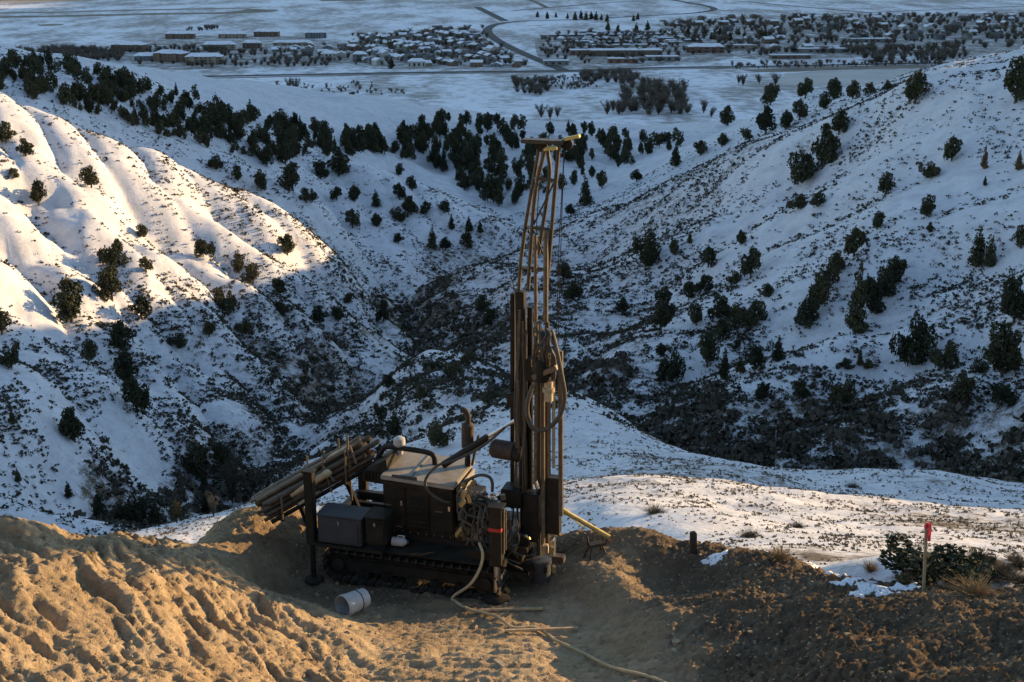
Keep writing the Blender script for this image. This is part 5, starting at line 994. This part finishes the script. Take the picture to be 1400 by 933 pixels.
# mast
def MP(px, py, yl=-.08): return P(px, py, yl)
mast = empty('mast', (0, 0, 0)); mast.parent = rig
def pole(name, a, b_, r, m=M_FRAME, n=8, parent=mast): return part(name, MB().tube([a, b_], r, n), m, parent)
mx = MP(738, 760).x
zt = MP(712, 398, .1).z; x0_ = MP(712, 398, .1).x; x1_ = MP(719, 690, .1).x
part('feed_column', MB().box((0, 0, 0), (.115, .15, zt - .55), (0, math.atan2(x0_ - x1_, zt - .7), 0)), M_FRAME, mast, .01).location = ((x0_ + x1_) / 2, .1, (zt + .55) / 2)
part('feed_column', MB().box((0, 0, 0), (.055, .14, zt - 1.0)), M_FRAME, mast, .01).location = (MP(702, 500, .18).x, .18, (zt + .9) / 2)
pts = [((737, 202), (709, 400), (712, 690), .14, .027), ((745, 204), (731, 272), (722, 395), -.12, .027), ((749, 206), (751, 248), (736, 348), .13, .027), ((764, 199), (754.5, 310), (744, 440), -.12, .027)]
for a_, m_, b_, yl, r in pts: part('mast_leg', MB().tube(curve_pts([P(*a_, yl), P(*m_, yl), P(*b_, yl)], 5), r, 8), M_LEG, mast)
def xz(i, py):                                     # point of a leg at image height py
    a_, m_, b_, yl, r = pts[i]; return P(float(np.interp(py, [a_[1], m_[1], b_[1]], [a_[0], m_[0], b_[0]])), py, yl)
for py in (244, 311, 366): 
    for i, k in ((0, 1), (1, 3), (3, 2), (2, 0)): pole('cross_bar', xz(i, py + (0 if i < 2 else 3)), xz(k, py + (0 if k < 2 else 3)), .018, M_LEG)
for (i, k, y0, y1) in ((0, 1, 244, 311), (1, 3, 311, 366), (0, 2, 311, 366), (3, 1, 244, 311)): pole('diagonal_brace', xz(i, y0), xz(k, y1), .010)
cr = part('crown_beam', MB().box((0, 0, 0), (.54, .18, .05)), M_LEG, mast, .008); cr.location = MP(743, 193.5, 0)
o = part('crown_arm', MB().box((0, 0, 0), (.20, .09, .04), (0, R(-14), 0)), M_YELLOW, cr, .005); o.location = Vector((.37, -.02, .065))
o = part('crown_plate', MB().box((0, 0, 0), (.17, .20, .035), (0, R(-8), 0)), M_YELLOW, cr, .005); o.location = Vector((.135, -.09, -.065))
part('sheave', MB().tube([(.30, -.03, -.02), (.30, .03, -.02)], .075, 18).tube([(.30, -.05, -.02), (.30, .05, -.02)], .02, 8), M_FRAME, cr); part('sheave', MB().tube([(-.02, -.03, -.06), (-.02, .03, -.06)], .07, 18), M_FRAME, cr)
for a_, b_, r, m_, yl in (((732, 322), (732.5, 448), .026, M_ROD, -.14), ((746.5, 315), (746, 440), .034, M_ROD, -.16), ((734, 440), (731.5, 662), .024, M_ROD, -.17), ((742, 470), (742.5, 745), .030, M_ROD, -.10), ((737, 450), (737, 760), .036, M_LEG, .02), ((750.5, 450), (751, 650), .022, M_ROD, -.17), ((757, 520), (757, 640), .022, M_WOOD, -.10), ((766.5, 480), (767, 705), .036, M_ROD, -.05), ((725, 420), (725, 770), .040, M_FRAME, .10), ((748, 440), (748, 745), .034, M_LEG, .02)):
    pole('guide_rail', P(*a_, yl), P(*b_, yl), r, m_)
pole('rail_cap', P(732, 658, -.20), P(735, 668, -.20), .03, M_CHROME); boxpart('column_box', P(702, 546, .05), (.13, .16, .19), M_FRAME, mast)
boxpart('rod_box', P(757, 690, .02), (.19, .16, .82), M_FRAME, mast); boxpart('guard_plate', P(728, 705, -.02), (.22, .22, .70), M_FRAME, mast, .015)
boxpart('pivot_box', P(702, 677, -.05), (.28, .30, .26), M_FRAME, mast, .015); boxpart('mast_foot', P(728, 768, -.1), (.52, .42, .10), M_FRAME, mast, .012)
part('rotation_motor', MB().tube([P(671, 612, .05), P(676, 613, .05), P(704, 618, .0), P(708, 620, -.02)], [.09, .13, .13, .08], 18), M_RUST, mast); part('motor_flange', MB().tube([P(703, 620, -.08), P(712, 622, -.08)], .105, 20), M_BODY, mast)
hc = pole('mast_cylinder', P(606, 636, .05), P(668, 597, .05), .050, M_FRAME, 12); pole('cylinder_rod', P(668, 597, .05), P(706, 574, .05), .026, M_CHROME, 10, hc)
# drill head with its hose loom
hdp = empty('drill_head', (0, 0, 0)); hdp.parent = mast
boxpart('head_carriage', P(738, 505, -.12), (.34, .22, .30), M_FRAME, hdp, .015); part('head_gearbox', MB().tube([P(741, 520, -.2), P(741, 492, -.2), P(741, 486, -.2)], [.12, .12, .07], 16), M_BODY, hdp)
part('head_bracket', MB().box((0, 0, 0), (.36, .10, .07), (0, R(-28), 0)), M_ROD, hdp, .008).location = P(745, 509, -.26); part('water_swivel', MB().tube([P(741, 486, -.2), P(741, 462, -.2)], .045, 12).tube([P(741, 474, -.2), P(741, 470, -.2)], .075, 12), M_BRASS, hdp)
part('chuck', MB().tube([P(750, 522, -.2), P(750, 548, -.2)], .06, 12).tube([P(750, 530, -.2), P(750, 536, -.2)], .08, 12), M_WOOD, hdp)
hose('head_hose', [P(754, 452, -.2), P(760, 475, -.28), P(767, 509, -.3), P(772, 544, -.3), P(764, 571, -.3), P(748, 586, -.3), P(732, 588, -.3), P(723, 575, -.3), P(721, 553, -.28), P(728, 528, -.22)], .030, M_HOSE, hdp, 10)
for k in range(11):
    xa, xb = random.uniform(728, 752), random.uniform(728, 758); hose('head_hose', [P(xa, random.uniform(438, 462), -.2), P(xa + random.uniform(-6, 5), random.uniform(455, 475), -.30), P(xb, random.uniform(478, 500), -.28), P(xb + random.uniform(-4, 4), random.uniform(505, 525), -.22)], random.choice((.012, .016, .02)), M_HOSE, hdp, 6)
for px, py in ((731, 470), (736, 482), (728, 492), (747, 478), (752, 490), (733, 455)): part('fitting', MB().tube([P(px, py, -.25), P(px + .5, py + 9, -.25)], .022, 6), M_BRASS, hdp)
for k in range(9):                                  # hoses tied along the columns
    x = random.uniform(706, 730); yl = random.uniform(-.16, .0); hose('mast_hose', [P(x, random.uniform(420, 520), yl), P(x + random.uniform(-5, 5), 560, yl - .04), P(x + random.uniform(-6, 6), 620, yl - .05), P(x + random.uniform(-8, 4), random.uniform(660, 740), yl)], random.choice((.014, .018)), M_HOSE, mast, 6)
for px in (771, 768.5): part('hoist_cable', MB().tube([P(771.5, 200, -.02), P(px - 4, 330, -.02), P(px - 8, 460, -.02), P(px - 9, 520, -.02)], .0065, 6), M_CABLE, mast)
part('hoist_cable', MB().tube([P(741, 200, 0), P(734, 300, 0), P(730, 420, 0)], .0065, 6), M_CABLE, mast)
# clamps and small ironwork at the foot
for px, py, w, h_, m_ in ((716, 742, .16, .22, M_FRAME), (703, 752, .2, .16, M_FRAME), (745, 752, .08, .14, M_WOOD), (756, 748, .05, .26, M_CHROME), (764, 764, .16, .10, M_RUST), (698, 770, .22, .12, M_FRAME), (712, 785, .2, .10, M_RUST)):
    boxpart('foot_clamp', P(px, py, -.24), (w, .14, h_), m_, mast, .012)
for px, py in ((704, 748), (708, 754), (701, 758), (697, 745), (718, 734), (722, 737), (690, 782), (694, 765)): part('bolt', MB().tube([P(px, py, -.36), P(px + 2.5, py - 1, -.36)], .022, 6), M_BRASS, mast)
for k in range(6):
    x0, y0 = random.uniform(690, 705), random.uniform(700, 740); hose('mast_hose', [P(x0, y0, -.5), P(x0 + 4, y0 + 22, -.55), P(x0 + random.uniform(-14, 10), y0 + 45, -.5), P(x0 + random.uniform(-14, 22), y0 + 60, -.45)], .014, M_HOSE, mast, 6)

# ------------------------------------------------------------------ things on and around the rig
W = lambda q: RORG + EX * q.x + EY * q.y + Vector((0, 0, q.z))
def aligned(o, a, b_):
    """turn an object built along +X from its origin so that it runs from a to b_"""
    d = (b_ - a); o.location = a; o.rotation_euler = d.to_track_quat('X', 'Z').to_euler(); return o
def rod_mesh(L, r, m):
    return MB().tube([(0, 0, 0), (.06, 0, 0), (.07, 0, 0), (L - .10, 0, 0), (L - .09, 0, 0), (L - .03, 0, 0), (L, 0, 0)], [r * .9, r * .9, r, r, r * 1.12, r * 1.12, r * .75], 12)
n = 0
for lay in range(5):
    for k in range(5):
        if lay == 4 and k in (0, 4): continue
        L = random.uniform(1.62, 1.78); off = random.uniform(-.08, .08); r = random.choice((.026, .030, .034))
        off += random.uniform(-.06, .06); jit = Vector((random.uniform(-.03, .03), random.uniform(-.03, .03), random.uniform(-.012, .03))); c0 = rb + rd * off + side * ((k - 2) * .078 + (.039 if lay % 2 else 0) - .02) + upv * (lay * .070)
        o = rod_mesh(L, r, M_ROD).build('drill_rod', M_ROD if (lay == 4 or (lay == 3 and k % 2)) else M_RACKROD); aligned(o, W(c0), W(c0 + rd * L + jit))  # upper rods paler, lower ones darker: sunlight put into the colour
        lab = 'drill rod in the %s layer of the rack pile, %s' % (('bottom', 'second', 'third', 'fourth', 'top')[lay], ('far edge', 'second from far edge', 'in the middle', 'second from near edge', 'near edge')[4 - k])
        if lay == 4: lab = ('topmost sunlit drill rod, far side of the rack', 'topmost sunlit drill rod, middle of the rack', 'topmost sunlit drill rod, near side of the rack')[k - 1]
        tag(o, lab, 'drill rod', 'drill rods on the rack'); n += 1
for (a_, b_, r, l) in (((398, 677), (452, 645), .05, 'thick pipe end poking from the near side of the rod pile'), ((385, 661), (478, 611), .038, 'long pale rod laid across the top of the rod pile'), ((402, 684), (436, 664), .03, 'short pale rod under the thick pipe end'), ((408, 690), (437, 672), .026, 'lowest short rod on the near side of the pile')):
    yl = -.42 if a_[0] > 390 else -.05; p0, p1 = P(*a_, yl - .08), P(*b_, yl + .14); o = rod_mesh((p1 - p0).length, r, M_ROD).build('drill_rod', M_WOOD); aligned(o, W(p0), W(p1)); tag(o, l, 'drill rod', 'drill rods on the rack')  # pale timber colour paints these few rods as sunlit
# white jug on the deck
q = P(548, 749, -.62); jug = empty('plastic_jug', W(Vector((q.x, -.66, .57))), -RPSI + .1, 'white plastic jug lying on the rig deck above the track', 'jug')
b = MB().tube([(-.11, 0, .06), (-.10, 0, .06), (.06, 0, .06), (.09, 0, .06), (.105, 0, .06)], [.045, .062, .062, .035, .022], 16); b.build('jug_body', M_WHITE, jug); MB().tube([(.105, 0, .06), (.13, 0, .06)], .026, 12).build('cap', M_GREY, jug); MB().tube(curve_pts([(.05, 0, .115), (.07, 0, .145), (-.01, 0, .15), (-.03, 0, .12)], 5), .010, 6).build('handle', M_WHITE, jug)
# bucket lying on its side
bq = hit_dirt(483, 840); bk = empty('bucket', (bq[0], bq[1] + .06, bq[2] + .135), 0, 'dirty white plastic bucket lying on its side by the spoil bank', 'bucket'); bk.rotation_euler = (0, R(3), R(48)); bk.scale = (.98, .98, .98)
b = MB(); n_ = 28
prof = [(.19, .0), (.19, .128), (.15, .130), (.02, .140), (-.12, .146), (-.14, .155), (-.165, .155), (-.165, .150), (-.19, .150), (-.19, .142), (-.10, .136), (.17, .122), (.17, .0)]
vs = []; fs = []
for i, (x, r) in enumerate(prof):
    for k in range(n_): a = 2 * math.pi * k / n_; vs.append((x, r * math.cos(a), r * math.sin(a)))
for i in range(len(prof) - 1):
    for k in range(n_): fs.append((i * n_ + k, i * n_ + (k + 1) % n_, (i + 1) * n_ + (k + 1) % n_, (i + 1) * n_ + k))
b.add(vs, fs); b.build('bucket_body', M_WHITE, bk); MB().tube([(.06, .142 * math.cos(a), .142 * math.sin(a)) for a in np.linspace(0, 6.2832, 29)], .006, 6).build('band', M_GREY, bk)
MB().tube(curve_pts([(-.152, .155, 0), (-.06, .16, -.07), (.0, .13, -.125), (-.06, .02, -.150), (-.152, -.13, -.08)], 6), .004, 6).build('bail_handle', M_CHROME, bk)
MB().tube([(.188, 0, 0), (.193, 0, 0)], .12, 24).build('bucket_bottom', M_WHITE, bk)
# casing standing in the hole under the mast
cq = P(740, 796, -.2); cw = W(cq); zg = dirt(cw.x, cw.y); cs = empty('casing_pipe', (cw.x, cw.y, zg - .05), 0, 'short grey casing pipe standing in the ground under the mast', 'pipe')
MB().tube([(0, 0, 0), (0, 0, .36)], .125, 24).build('pipe_wall', M_GREY, cs); MB().tube([(0, 0, .33), (0, 0, .335), (0, 0, .37), (0, 0, .375)], [.12, .14, .14, .12], 24).build('collar', M_GREY, cs)
# hoses on the ground
def ground_hose(name, pix, r, m, label, lift=0.0, cat='hose', head=()):
    pts = list(head)
    for px, py in pix: h_ = hit_dirt(px, py); pts.append((h_[0], h_[1], h_[2] + r + lift))
    c = curve_pts(pts, 6); c = [Vector((p.x, p.y, max(p.z, dirt(p.x, p.y) + r * .7))) for p in c]
    return tag(MB().tube(c, r, 8).build(name, m), label, cat)
ground_hose('water_hose', [(618, 822), (640, 836), (662, 842), (680, 848), (692, 856), (702, 862), (728, 861), (745, 868), (757, 878), (775, 886), (800, 898), (825, 912), (850, 920), (875, 926), (905, 936), (925, 950)], .020, M_TANHOSE, 'tan hose hanging from the rig and winding over the pad towards the viewer', 0.012, head=[W(P(655, 742, -.86)), W(P(660, 758, -.92)), W(P(656, 778, -.95)), W(P(642, 800, -1.0))])
for a_, b_, l in (((655, 838), (742, 836), 'pale plank nearest the rig, half buried in the pad'), ((690, 866), (790, 863), 'thin pale plank crossing under the tan hose')):
    p0, p1 = hit_dirt(*a_), hit_dirt(*b_); p0 = Vector(p0) + Vector((0, 0, .03)); p1 = Vector(p1) + Vector((0, 0, .03)); L = (p1 - p0).length
    o = MB().box((L / 2, 0, 0), (L, .032, .03)).build('plank', M_WOOD, bevel=.005); aligned(o, p0, p1); tag(o, l, 'plank', 'planks on the pad')
p0, p1 = Vector(hit_dirt(678, 905)), Vector(hit_dirt(698, 920)); o = MB().box((.12, 0, 0), (.26, .07, .03)).build('plank', M_WOOD, bevel=.005); aligned(o, p0 + Vector((0, 0, .02)), p1 + Vector((0, 0, .02))); tag(o, 'short broken board lying alone in the lower middle of the pad', 'plank', 'planks on the pad')
# yellow poles leaning on the heap right of the mast
for a_, b_, r, l in (((771, 699), (833, 738), .034, 'long yellow pole leaning from the mast foot onto the dirt heap'), ((774, 703), (801, 724), .022, 'shorter yellow pole under the long one by the mast foot')):
    p1 = Vector(hit_dirt(*b_)); p0 = Vector(at(*a_, p1.y + .1)); p1.z += r * .8; o = MB().tube([(0, 0, 0), ((p1 - p0).length, 0, 0)], r, 12).tube([(-.02, 0, 0), (.05, 0, 0)], r * 1.2, 12).build('yellow_pole', M_YELLOW); aligned(o, p0, p1); tag(o, l, 'pole', 'yellow poles')
# small iron stand on the heap
q = hit_dirt(815, 762); st = empty('pipe_stand', (q[0], q[1] + .05, q[2]), .4, 'small rusty pipe stand on the dirt heap right of the mast', 'stand')
MB().box((0, 0, .17), (.24, .10, .05)).build('stand_top', M_RUST, st, bevel=.006)
for sx in (-1, 1):
    for sy in (-1, 1): MB().tube([(sx * .08, sy * .03, .15), (sx * .14, sy * .10, -.05)], .013, 6).build('leg', M_RUST, st)
MB().tube([(-.12, 0, .20), (-.14, 0, .32)], .014, 6).build('stop_pin', M_RUST, st); MB().tube([(.1, 0, .2), (.12, 0, .27)], .014, 6).build('stop_pin', M_RUST, st)
# dark post on the berm
q = hit_dirt(948, 757); po = empty('fence_post', (q[0], q[1], q[2] - .06), .2, 'short dark post standing on the berm right of the rig', 'post'); po.rotation_euler = (R(2), R(-3), .2)
MB().box((0, 0, .19), (.085, .085, .38)).build('post_shaft', M_RUST, po, bevel=.008); MB().box((0, 0, .386), (.06, .06, .014)).build('top_plate', M_FRAME, po, bevel=.003)
# survey stake with a pink ribbon
def near_ground(px, py):
    h_ = hit_dirt(px, py); return h_
sq = Vector(near_ground(1263, 806)); sk = empty('survey_stake', sq - Vector((0, 0, .05)), 0, 'wooden survey stake with pink flagging ribbon at the right', 'stake'); sk.rotation_euler = (R(1), R(-4.2), .3)
MB().box((0, 0, .46), (.036, .016, .96)).add([(-.018, -.008, 0), (.018, -.008, 0), (.018, .008, 0), (-.018, .008, 0), (0, 0, -.1)], [(0, 1, 4), (1, 2, 4), (2, 3, 4), (3, 0, 4)]).build('stake_shaft', M_WOOD, sk)
M_PINK = simple('pink_flagging', (0.85, 0.06, 0.10), 0.6, 0, .15, 20)
b = MB()
for k in range(3):
    pts_ = [(.0 + .01 * k, .012 * (k - 1), .72), (.03, .02 * (k - 1), .74), (.045 + .01 * k, .02 * (k - 1), .66), (.03 + .012 * k, .03 * (k - 1), .58), (.035, .02 * (k - 1), .50 + .03 * k)]
    c = curve_pts(pts_, 4); v = []; f = []
    for i, p in enumerate(c): v += [(p.x - .022, p.y, p.z + .01), (p.x + .022, p.y + .008, p.z - .004)]; f += [(2 * i - 2, 2 * i - 1, 2 * i + 1, 2 * i)] if i else []
    v2 = [(x, y + .002, z) for x, y, z in v]; b.add(v, f); b.add(v2, [tuple(reversed(q_)) for q_ in f])
b.box((.0, 0, .70), (.046, .026, .05)); b.build('ribbon', M_PINK, sk).location.z = .19
# ------------------------------------------------------------------ near plants, snow scraps and loose earth
jt = plant('juniper_bush', 'thicket', Vector(hit_dirt(1275, 806)) + Vector((.14, .6, -.24)), .56, 1.05, 'low green juniper bush just behind the pink flagged stake', 'bush')
def straw_bush(n, seed):
    rg = np.random.default_rng(seed); d = rg.normal(size=(n, 3)); d[:, 2] = np.abs(d[:, 2]) * .8 + .12; d /= np.linalg.norm(d, axis=1)[:, None]
    b0 = rg.normal(size=(n, 3)) * .10; b0[:, 2] = np.abs(b0[:, 2]) * .3; e = b0 + d * rg.uniform(.35, 1.0, n)[:, None]; e += rg.normal(size=(n, 3)) * .06
    s = np.cross(d, rg.normal(size=(n, 3))); s /= np.linalg.norm(s, axis=1)[:, None]; s *= .016
    return mesh_np('dry_stems', np.stack([b0 - s, b0 + s, e], 1).reshape(-1, 3), np.arange(n * 3).reshape(n, 3), [M_STRAW], smooth=False)
SB = [straw_bush(420, 5), straw_bush(420, 6)]
for i, (px, py, w, h, l) in enumerate(((1066, 765, .28, .26, 'round orange tumbleweed on the berm right of the dark post'), (1192, 782, .2, .26, 'dry straw tuft at the left foot of the juniper bush'), (1335, 815, .42, .34, 'wide dry straw bush at the right end of the berm'), (1300, 806, .25, .25, 'small straw tuft right of the stake'), (1238, 800, .18, .22, 'small straw tuft left of the stake foot'))):
    q = hit_dirt(px, py); o = obj('dry_bush', SB[i % 2]); o.location = (q[0], q[1] + .05, q[2] - .02); o.scale = (w, w, h); o.rotation_euler = (0, 0, i * 1.3); tag(o, l, 'bush', 'dry bushes on the berm')
for i, (px, py, w, h, l) in enumerate(((895, 702, .55, .42, 'brown dry bush where sunlit snow begins, right of the poles'), (1165, 667, .5, .45, 'tiny brown bush on the crest of the sunlit hump'), (1090, 722, .35, .3, 'low brown bush in the snow above the tumbleweed'), (1025, 735, .4, .35, 'low dark bush in snow right of the dark post'))):
    q = hit(px, py); o = obj('brown_bush', SB[i % 2].copy()); o.data.materials.clear(); o.data.materials.append(M_TWIG); o.location = q; o.scale = (w * 1.3, w * 1.3, h); tag(o, l, 'bush', 'brown bushes on the near slope')
# snow scraps left on the berm
M_SCRAP = simple('snow_scrap', (0.74, 0.75, 0.77), 0.7, 0, .08, 6)
for i, (px, py, w, d) in enumerate(((978, 764, .16, .10), (1160, 795, .30, .10), (1190, 803, .26, .09), (1215, 812, .20, .07), (1145, 787, .2, .07), (1240, 806, .22, .08), (1105, 772, .14, .05), (1175, 812, .12, .06))):
    q = hit_dirt(px, py); rg = np.random.default_rng(i); n = 16; nr_ = 5; v = []; f = []
    for j in range(nr_):
        for k in range(n):
            a = 2 * math.pi * k / n; rr_ = (j + .3) / (nr_ - .7) * (1 + .3 * math.sin(a * 3 + i) + .2 * math.sin(a * 5 + 2 * i)); x, y = q[0] + rr_ * w * math.cos(a), q[1] + rr_ * d * 1.6 * math.sin(a); v.append((x, y, max(dirt(x, y), ground(x, y)) + (.022 if j < nr_ - 1 else -.03)))
    for j in range(nr_ - 1):
        for k in range(n): f.append((j * n + k, j * n + (k + 1) % n, (j + 1) * n + (k + 1) % n, (j + 1) * n + k))
    f.append(tuple(range(n))); me = bpy.data.meshes.new('snow_patch'); me.from_pydata(v, [], [tuple(reversed(x)) for x in f]); me.materials.append(M_SCRAP); me.update(); me.polygons.foreach_set('use_smooth', [True] * len(f))
    if sum(p.normal.z for p in me.polygons) < 0: me.flip_normals()
    o = obj('snow_patch', me); tag(o, 'scrap of old snow right beside the dark post' if i == 0 else 'small scrap of old snow on the berm left of the stake', 'snow patch', 'snow scraps on the berm')
# loose clods and stones: too many to count
rg = np.random.default_rng(17); base = []
for s in range(10):
    bm = bmesh.new(); bmesh.ops.create_icosphere(bm, subdivisions=1, radius=1.0)
    for v in bm.verts: v.co *= rg.uniform(.5, 1.35)
    base.append((np.array([v.co[:] for v in bm.verts]), np.array([[v.index for v in f.verts] for f in bm.faces]))); bm.free()
Vs = []; Fs = []; off = 0; N_ = 15000
xs = rg.uniform(-7.2, 7.2, N_); ys = rg.uniform(10.4, 18.2, N_)
for k in range(N_):
    x, y = xs[k], ys[k]; onfloor = math.hypot((x + .2) / 2, (y - 15.2) / 2.6) < .8
    if onfloor and rg.random() < .45: continue
    s = .007 + .020 * rg.random() ** 3 + (.035 * rg.random() if rg.random() < .02 else 0)
    bv, bf = base[k % 10]; a = rg.uniform(0, 6.28); c, sn = math.cos(a), math.sin(a); z = dirt(x, y)
    Vs.append(np.stack([x + (bv[:, 0] * c - bv[:, 1] * sn) * s, y + (bv[:, 0] * sn + bv[:, 1] * c) * s, z + bv[:, 2] * s * .8 - s * .05], 1)); Fs.append(bf + off); off += len(bv)
tag(obj('loose_earth_clods', mesh_np('loose_earth_clods', np.concatenate(Vs), np.concatenate(Fs), [M_DIRT], smooth=False)), 'loose clods and stones strewn over the dug earth', kind='stuff')
for i in range(13):
    px, py = (1308, 1330, 1352, 1372, 1392, 1320, 1345, 1380, 1362, 1396, 1300, 1338, 1386)[i], (772, 778, 772, 780, 775, 790, 792, 792, 785, 798, 784, 765, 768)[i]
    q = hit_dirt(px, py); o = obj('sage_bush', SB[i % 2].copy()); o.data.materials.clear(); o.data.materials.append(M_SAGE if i % 3 else M_TWIG); o.location = q; o.scale = (random.uniform(.18, .34),) * 2 + (random.uniform(.15, .28),); o.rotation_euler = (0, 0, i)
    tag(o, 'small dark sagebrush on the knoll at the right edge behind the berm', 'bush', 'sagebrush at the right edge')
